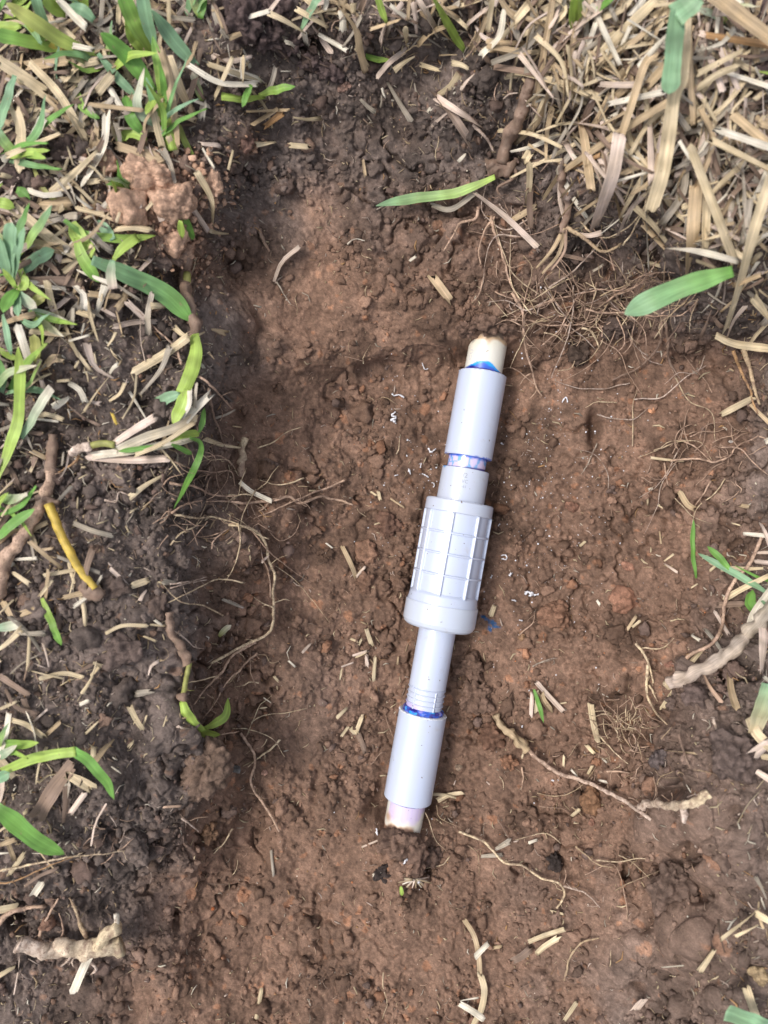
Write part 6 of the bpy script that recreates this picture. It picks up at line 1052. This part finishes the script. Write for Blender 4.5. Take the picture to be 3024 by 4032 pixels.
# the lawn going on outside the picture
bl, bt = Bag(), Bag(); k_ = 0
while k_ < 2600:
    x, y = rng.uniform(-1350, 4370), rng.uniform(-1350, 5380)
    if -120 < x < 3144 and -120 < y < 4152: continue
    if y > 4100 and 700 < x < 2400 and rng.random() < .85: continue
    L = rng.uniform(60, 260); a_ = rng.uniform(0, 2 * math.pi); g_ = rng.random() < .35
    pts = [(x, y), (x + L / 2 * math.cos(a_), y + L / 2 * math.sin(a_)), (x + L * math.cos(a_ + .2), y + L * math.sin(a_ + .2))]
    P, s_ = path('S', pts, (1, rng.uniform(3, 22 if g_ else 9)), 'lie', 40); t = np.linspace(0, 1, len(P)); hw = wid(P, rng.uniform(14, 40), s_) * (1 - (.85 if g_ else .4) * t ** 2)
    (bl if g_ else bt).add(*blade_geo(P, np.maximum(hw, 6e-5), .2, .0003, np.full(len(P), rng.normal(0, .4)), np.array(CODE[rng.choice(list('gyb' if g_ else 'sstzp'))]) * rng.uniform(.8, 1.1))); k_ += 1
tag(bl.build('lawn_grass', M['leaf']), 'green grass of the lawn going on past the rim', 'grass', None, 'stuff')
tag(bt.build('lawn_thatch', M['straw']), 'dry thatch of the lawn going on past the rim', 'thatch', None, 'stuff')
# chaff: thousands of tiny flat bits
def chaff(name, N, dfun, lmin, lmax, wmin, wmax, pal, label, cat, mat, zoff=.0003):
    X, Y = [], []
    while sum(map(len, X)) < N:
        x = rng.uniform(-200, 3224, 40000); y = rng.uniform(-200, 4232, 40000); k = rng.random(40000) < dfun(x, y); X.append(x[k]); Y.append(y[k])
    x = np.concatenate(X)[:N]; y = np.concatenate(Y)[:N]; z = hz(x, y); P = unproj(x, y, z); Nn = surf_n(x, y) + rng.normal(0, .35, (N, 3)); Nn /= np.linalg.norm(Nn, axis=1)[:, None]
    D = rng.normal(0, 1, (N, 3)); D -= Nn * (D * Nn).sum(1)[:, None]; D /= np.linalg.norm(D, axis=1)[:, None]; S = np.cross(Nn, D)
    ln = (lmin + (lmax - lmin) * rng.random(N) ** 2.2) / 2000; wd = rng.uniform(wmin, wmax, N) / 2000 ; bend = rng.normal(0, .3, N)
    P = P + Nn * zoff; V = []
    for tt, ws in ((-1, .7), (0, 1.), (1, .5)):
        c_ = P + D * (ln * tt)[:, None] + S * (ln * bend * (tt * tt))[:, None] + Nn * (ln * .15 * (1 - tt * tt))[:, None]
        V += [c_ - S * (wd * ws)[:, None], c_ + Nn * (wd * .5)[:, None], c_ + S * (wd * ws)[:, None], c_ - Nn * (wd * .35)[:, None]]
    V = np.stack(V, 1); F0 = np.array([[r * 4 + j, r * 4 + (j + 1) % 4, r * 4 + 4 + (j + 1) % 4, r * 4 + 4 + j] for r in (0, 1) for j in range(4)] + [[3, 2, 1, 0], [8, 9, 10, 11]])
    F = (F0[None] + (np.arange(N) * 12)[:, None, None]).reshape(-1, 4); C = np.array([CODE[c_] for c_ in pal])[rng.integers(0, len(pal), N)] * rng.uniform(.75, 1.15, (N, 1))
    C = np.repeat(C, 12, 0); U = np.stack([np.tile(np.array([0, .5, 1, .5] * 3), N) + np.repeat(rng.random(N) * 50, 12), np.repeat(rng.random(N), 12), np.zeros(N * 12)], 1)
    tag(mk(name, V.reshape(-1, 3), F, M[mat], C, U, smooth=False), label, cat, None, 'stuff')
chaff('straw_chaff', 13000, lambda x, y: dens(x, y) ** .8 * .8 + .012, .8, 7.5, .25, 1.1, 'sssttwpzzmmo', 'scattered chopped straw chaff and fibres on the dark topsoil', 'chaff', 'straw')
chaff('fine_chaff', 2600, lambda x, y: .06 + 0 * x, .8, 4.5, .2, .6, 'sttrrpzm', 'sparse tiny fibres scattered over the brown earth of the hole', 'fibres', 'straw')
def fl(x, y): return np.clip(spots([(2130, 1900, 230, 420, 0, 1), (1680, 1900, 160, 260, 0, .8), (2120, 1560, 120, 200, 0, .6), (2150, 2280, 220, 250, 0, .45), (1560, 1560, 70, 120, 0, .5), (2450, 1700, 200, 250, 0, .25), (1600, 3420, 90, 60, 0, .7), (1900, 2700, 500, 500, 0, .05)], x, y), 0, 1)
def lumps(name, N, dfun, smin, smax, pal, label, cat, mat, zo=.25, sub=1, power=2.5, sq=.8, tone=.35, cmul=None):
    X, Y = [], []
    while sum(map(len, X)) < N:
        x = rng.uniform(-150, 3174, 40000); y = rng.uniform(-150, 4182, 40000); k = rng.random(40000) < dfun(x, y); X.append(x[k]); Y.append(y[k])
    x = np.concatenate(X)[:N]; y = np.concatenate(Y)[:N]; z = hz(x, y); P = unproj(x, y, z); r = (smin + (smax - smin) * rng.random(N) ** power) / 2000
    V0, F0 = ico(sub); nv = len(V0); sc = rng.uniform(.5, 1.35, (N, 1, 3)); an = rng.uniform(0, 6.28, N)
    V = V0[None] * (1 + rng.normal(0, .13, (N, nv, 1))) * sc * r[:, None, None]
    if sub > 1: V *= (1 + .7 * perl((V.reshape(-1, 3) / np.repeat(r, nv)[:, None]) + np.repeat(rng.random(N) * 900, nv)[:, None], .8, 3)).reshape(N, nv, 1)
    c_, s_ = np.cos(an)[:, None], np.sin(an)[:, None]; V = np.stack([V[..., 0] * c_ - V[..., 1] * s_, V[..., 0] * s_ + V[..., 1] * c_, V[..., 2] * sq], -1)
    V = V + (P + surf_n(x, y) * (r * zo)[:, None])[:, None]
    if pal is None:
        C = hc(x, y) * rng.uniform(1 - tone, 1 + tone, (N, 1)); q = rng.random(N) < .03; C[q] *= np.array([1.35, 1.15, 1.0])
        C = np.clip(C, .01, .9)
    else: C = np.array([CODE[c__] if isinstance(c__, str) else c__ for c__ in pal])[rng.integers(0, len(pal), N)] * rng.uniform(.85, 1.15, (N, 1))
    tag(mk(name, V.reshape(-1, 3), (F0[None] + (np.arange(N) * nv)[:, None, None]).reshape(-1, 3), M[mat], np.repeat(C, nv, 0), None), label, cat, None, 'stuff')
sub_t = np.array(SUB); top_t = np.array(TOP_)
smoothf = lambda x, y: 1 - .8 * np.clip(spots([(1300, 1330, 420, 160, 8, 1), (1250, 1500, 170, 300, 30, .8), (2480, 1500, 260, 130, 30, .9), (1180, 2050, 170, 330, 0, .7), (1050, 3560, 420, 260, 10, .9), (2250, 3650, 330, 300, 0, .8), (1250, 1000, 150, 260, 10, .6), (600, 3950, 400, 150, 0, .8), (2600, 3700, 260, 330, 0, .6), (450, 2520, 260, 160, 0, .5)], x, y), 0, 1)
onpipe = lambda x, y: ((np.abs((x - 1753) + (y - 2300) * .177) > 120) | (y < 1300) | (y > 3290)) * 1.
clump = lambda x, y: sstep(-.15, .35, perl(np.stack([x, y, x * 0], 1), 260, 71) + .6 * perl(np.stack([x, y, x * 0], 1), 90, 72))
lumps('soil_crumbs', 600, lambda x, y: smoothf(x, y) * clump(x, y) * .8 * onpipe(x, y), 3.5, 11, None, 'loose rounded crumbs of brown earth over the hole', 'earth crumbs', 'soil', zo=.15, sub=3, power=3.0, tone=.3)
lumps('medium_soil_crumbs', 2600, lambda x, y: smoothf(x, y) * (.1 + .9 * clump(x, y)) * .8 * onpipe(x, y), 2.2, 6, None, 'pea sized crumbs of earth over the soil', 'earth crumbs', 'soil', zo=.15, sub=2, power=2.0, tone=.3)
lumps('fine_soil_crumbs', 15000, lambda x, y: (.15 + .85 * clump(x, y)) * smoothf(x, y) * .8 * onpipe(x, y), .7, 2.8, None, 'small crumbs of earth scattered over the soil', 'earth crumbs', 'soil', zo=.2, sub=1, tone=.35)
lumps('pvc_sawdust', 620, fl, .3, 1.1, [(.74, .74, .78)], 'tiny white plastic sawdust sprinkled round the pipe', 'plastic sawdust', 'pvc', zo=.6, sub=1, power=2.)
lumps('sandy_crumbs', 520, lambda x, y: np.clip(spots([(560, 760, 120, 120, 0, .8), (690, 700, 130, 90, 0, 1), (700, 900, 90, 150, 0, .9), (770, 1040, 40, 100, -20, .8), (840, 760, 60, 130, 0, .6), (980, 560, 50, 60, 0, .5)], x, y), 0, 1), .6, 3.2, [(.62, .40, .28), (.54, .34, .23), (.46, .28, .19)], 'crumbs of sandy orange earth round the sandy clods', 'earth crumbs', 'soil', zo=1.2, sub=2, power=2.)
lumps('sand_grains', 500, lambda x, y: .3 + 0 * x, .4, 1.0, [(.6, .4, .28), (.7, .6, .5), (.55, .22, .1)], 'pale grains of sand in the earth', 'sand', 'soil', zo=.6, sub=1)
# hair roots too many to count
bag = Bag()
def hairs(N, cx, cy, rx__, ry__, lmin, lmax, pal, z0, z1, wd=6):
    for _ in range(N):
        x, y = rng.normal(cx, rx__), rng.normal(cy, ry__); L = rng.uniform(lmin, lmax); a_ = rng.uniform(0, 6.28)
        pts = [(x, y)]
        for _k in range(3): a_ += rng.normal(0, .5); pts.append((pts[-1][0] + L / 3 * math.cos(a_), pts[-1][1] + L / 3 * math.sin(a_)))
        P, s = path('S', pts, (rng.uniform(z0, z1), rng.uniform(z0, z1)), 'root', 16, 3); cc = CODE[rng.choice(list(pal))]
        bag.add(*tube_geo(P, np.linspace(1, .4, len(P)) * rng.uniform(wd * .5, wd) / PPM / 2, np.array(cc) * rng.uniform(.8, 1.1), .1, 4, 1.))
hairs(90, 2300, 1220, 170, 55, 60, 200, 'rrmtR', 1, 7); hairs(45, 2560, 1140, 120, 50, 60, 180, 'rmt', 2, 10); hairs(70, 2470, 2860, 60, 45, 30, 110, 'rrtR', 1, 7); hairs(30, 800, 2030, 120, 60, 50, 150, 'rmr', 1, 5)
hairs(30, 2050, 900, 60, 120, 30, 90, 'mrp', 1, 5); hairs(30, 2750, 1800, 120, 70, 40, 160, 'rr', 1, 4); hairs(30, 800, 1850, 60, 200, 40, 110, 'rrm', 1, 4); hairs(30, 2400, 3050, 120, 60, 30, 110, 'rt', 1, 4); hairs(120, 1500, 2000, 800, 1200, 25, 90, 'rtmR', .3, 1.5, 5)
hairs(16, 1000, 1930, 150, 160, 120, 350, 'rRR', 1.5, 4, 7); hairs(12, 950, 2750, 100, 220, 100, 300, 'rRR', 1.5, 4, 7); hairs(26, 2250, 1150, 220, 120, 150, 420, 'rRp', 2, 6, 8); hairs(14, 2050, 3350, 250, 250, 120, 350, 'rRt', 1, 2.5, 7); hairs(20, 2650, 1700, 180, 160, 120, 330, 'rRp', 1.5, 4, 7)
hairs(25, 480, 3320, 60, 40, 30, 90, 'pmr', 1, 5); hairs(60, 2300, 200, 400, 160, 40, 130, 'tsr', 1, 8)
tag(bag.build('fine_rootlets', M['root']), 'fine hair roots hanging in the soil walls', 'rootlets', None, 'stuff')
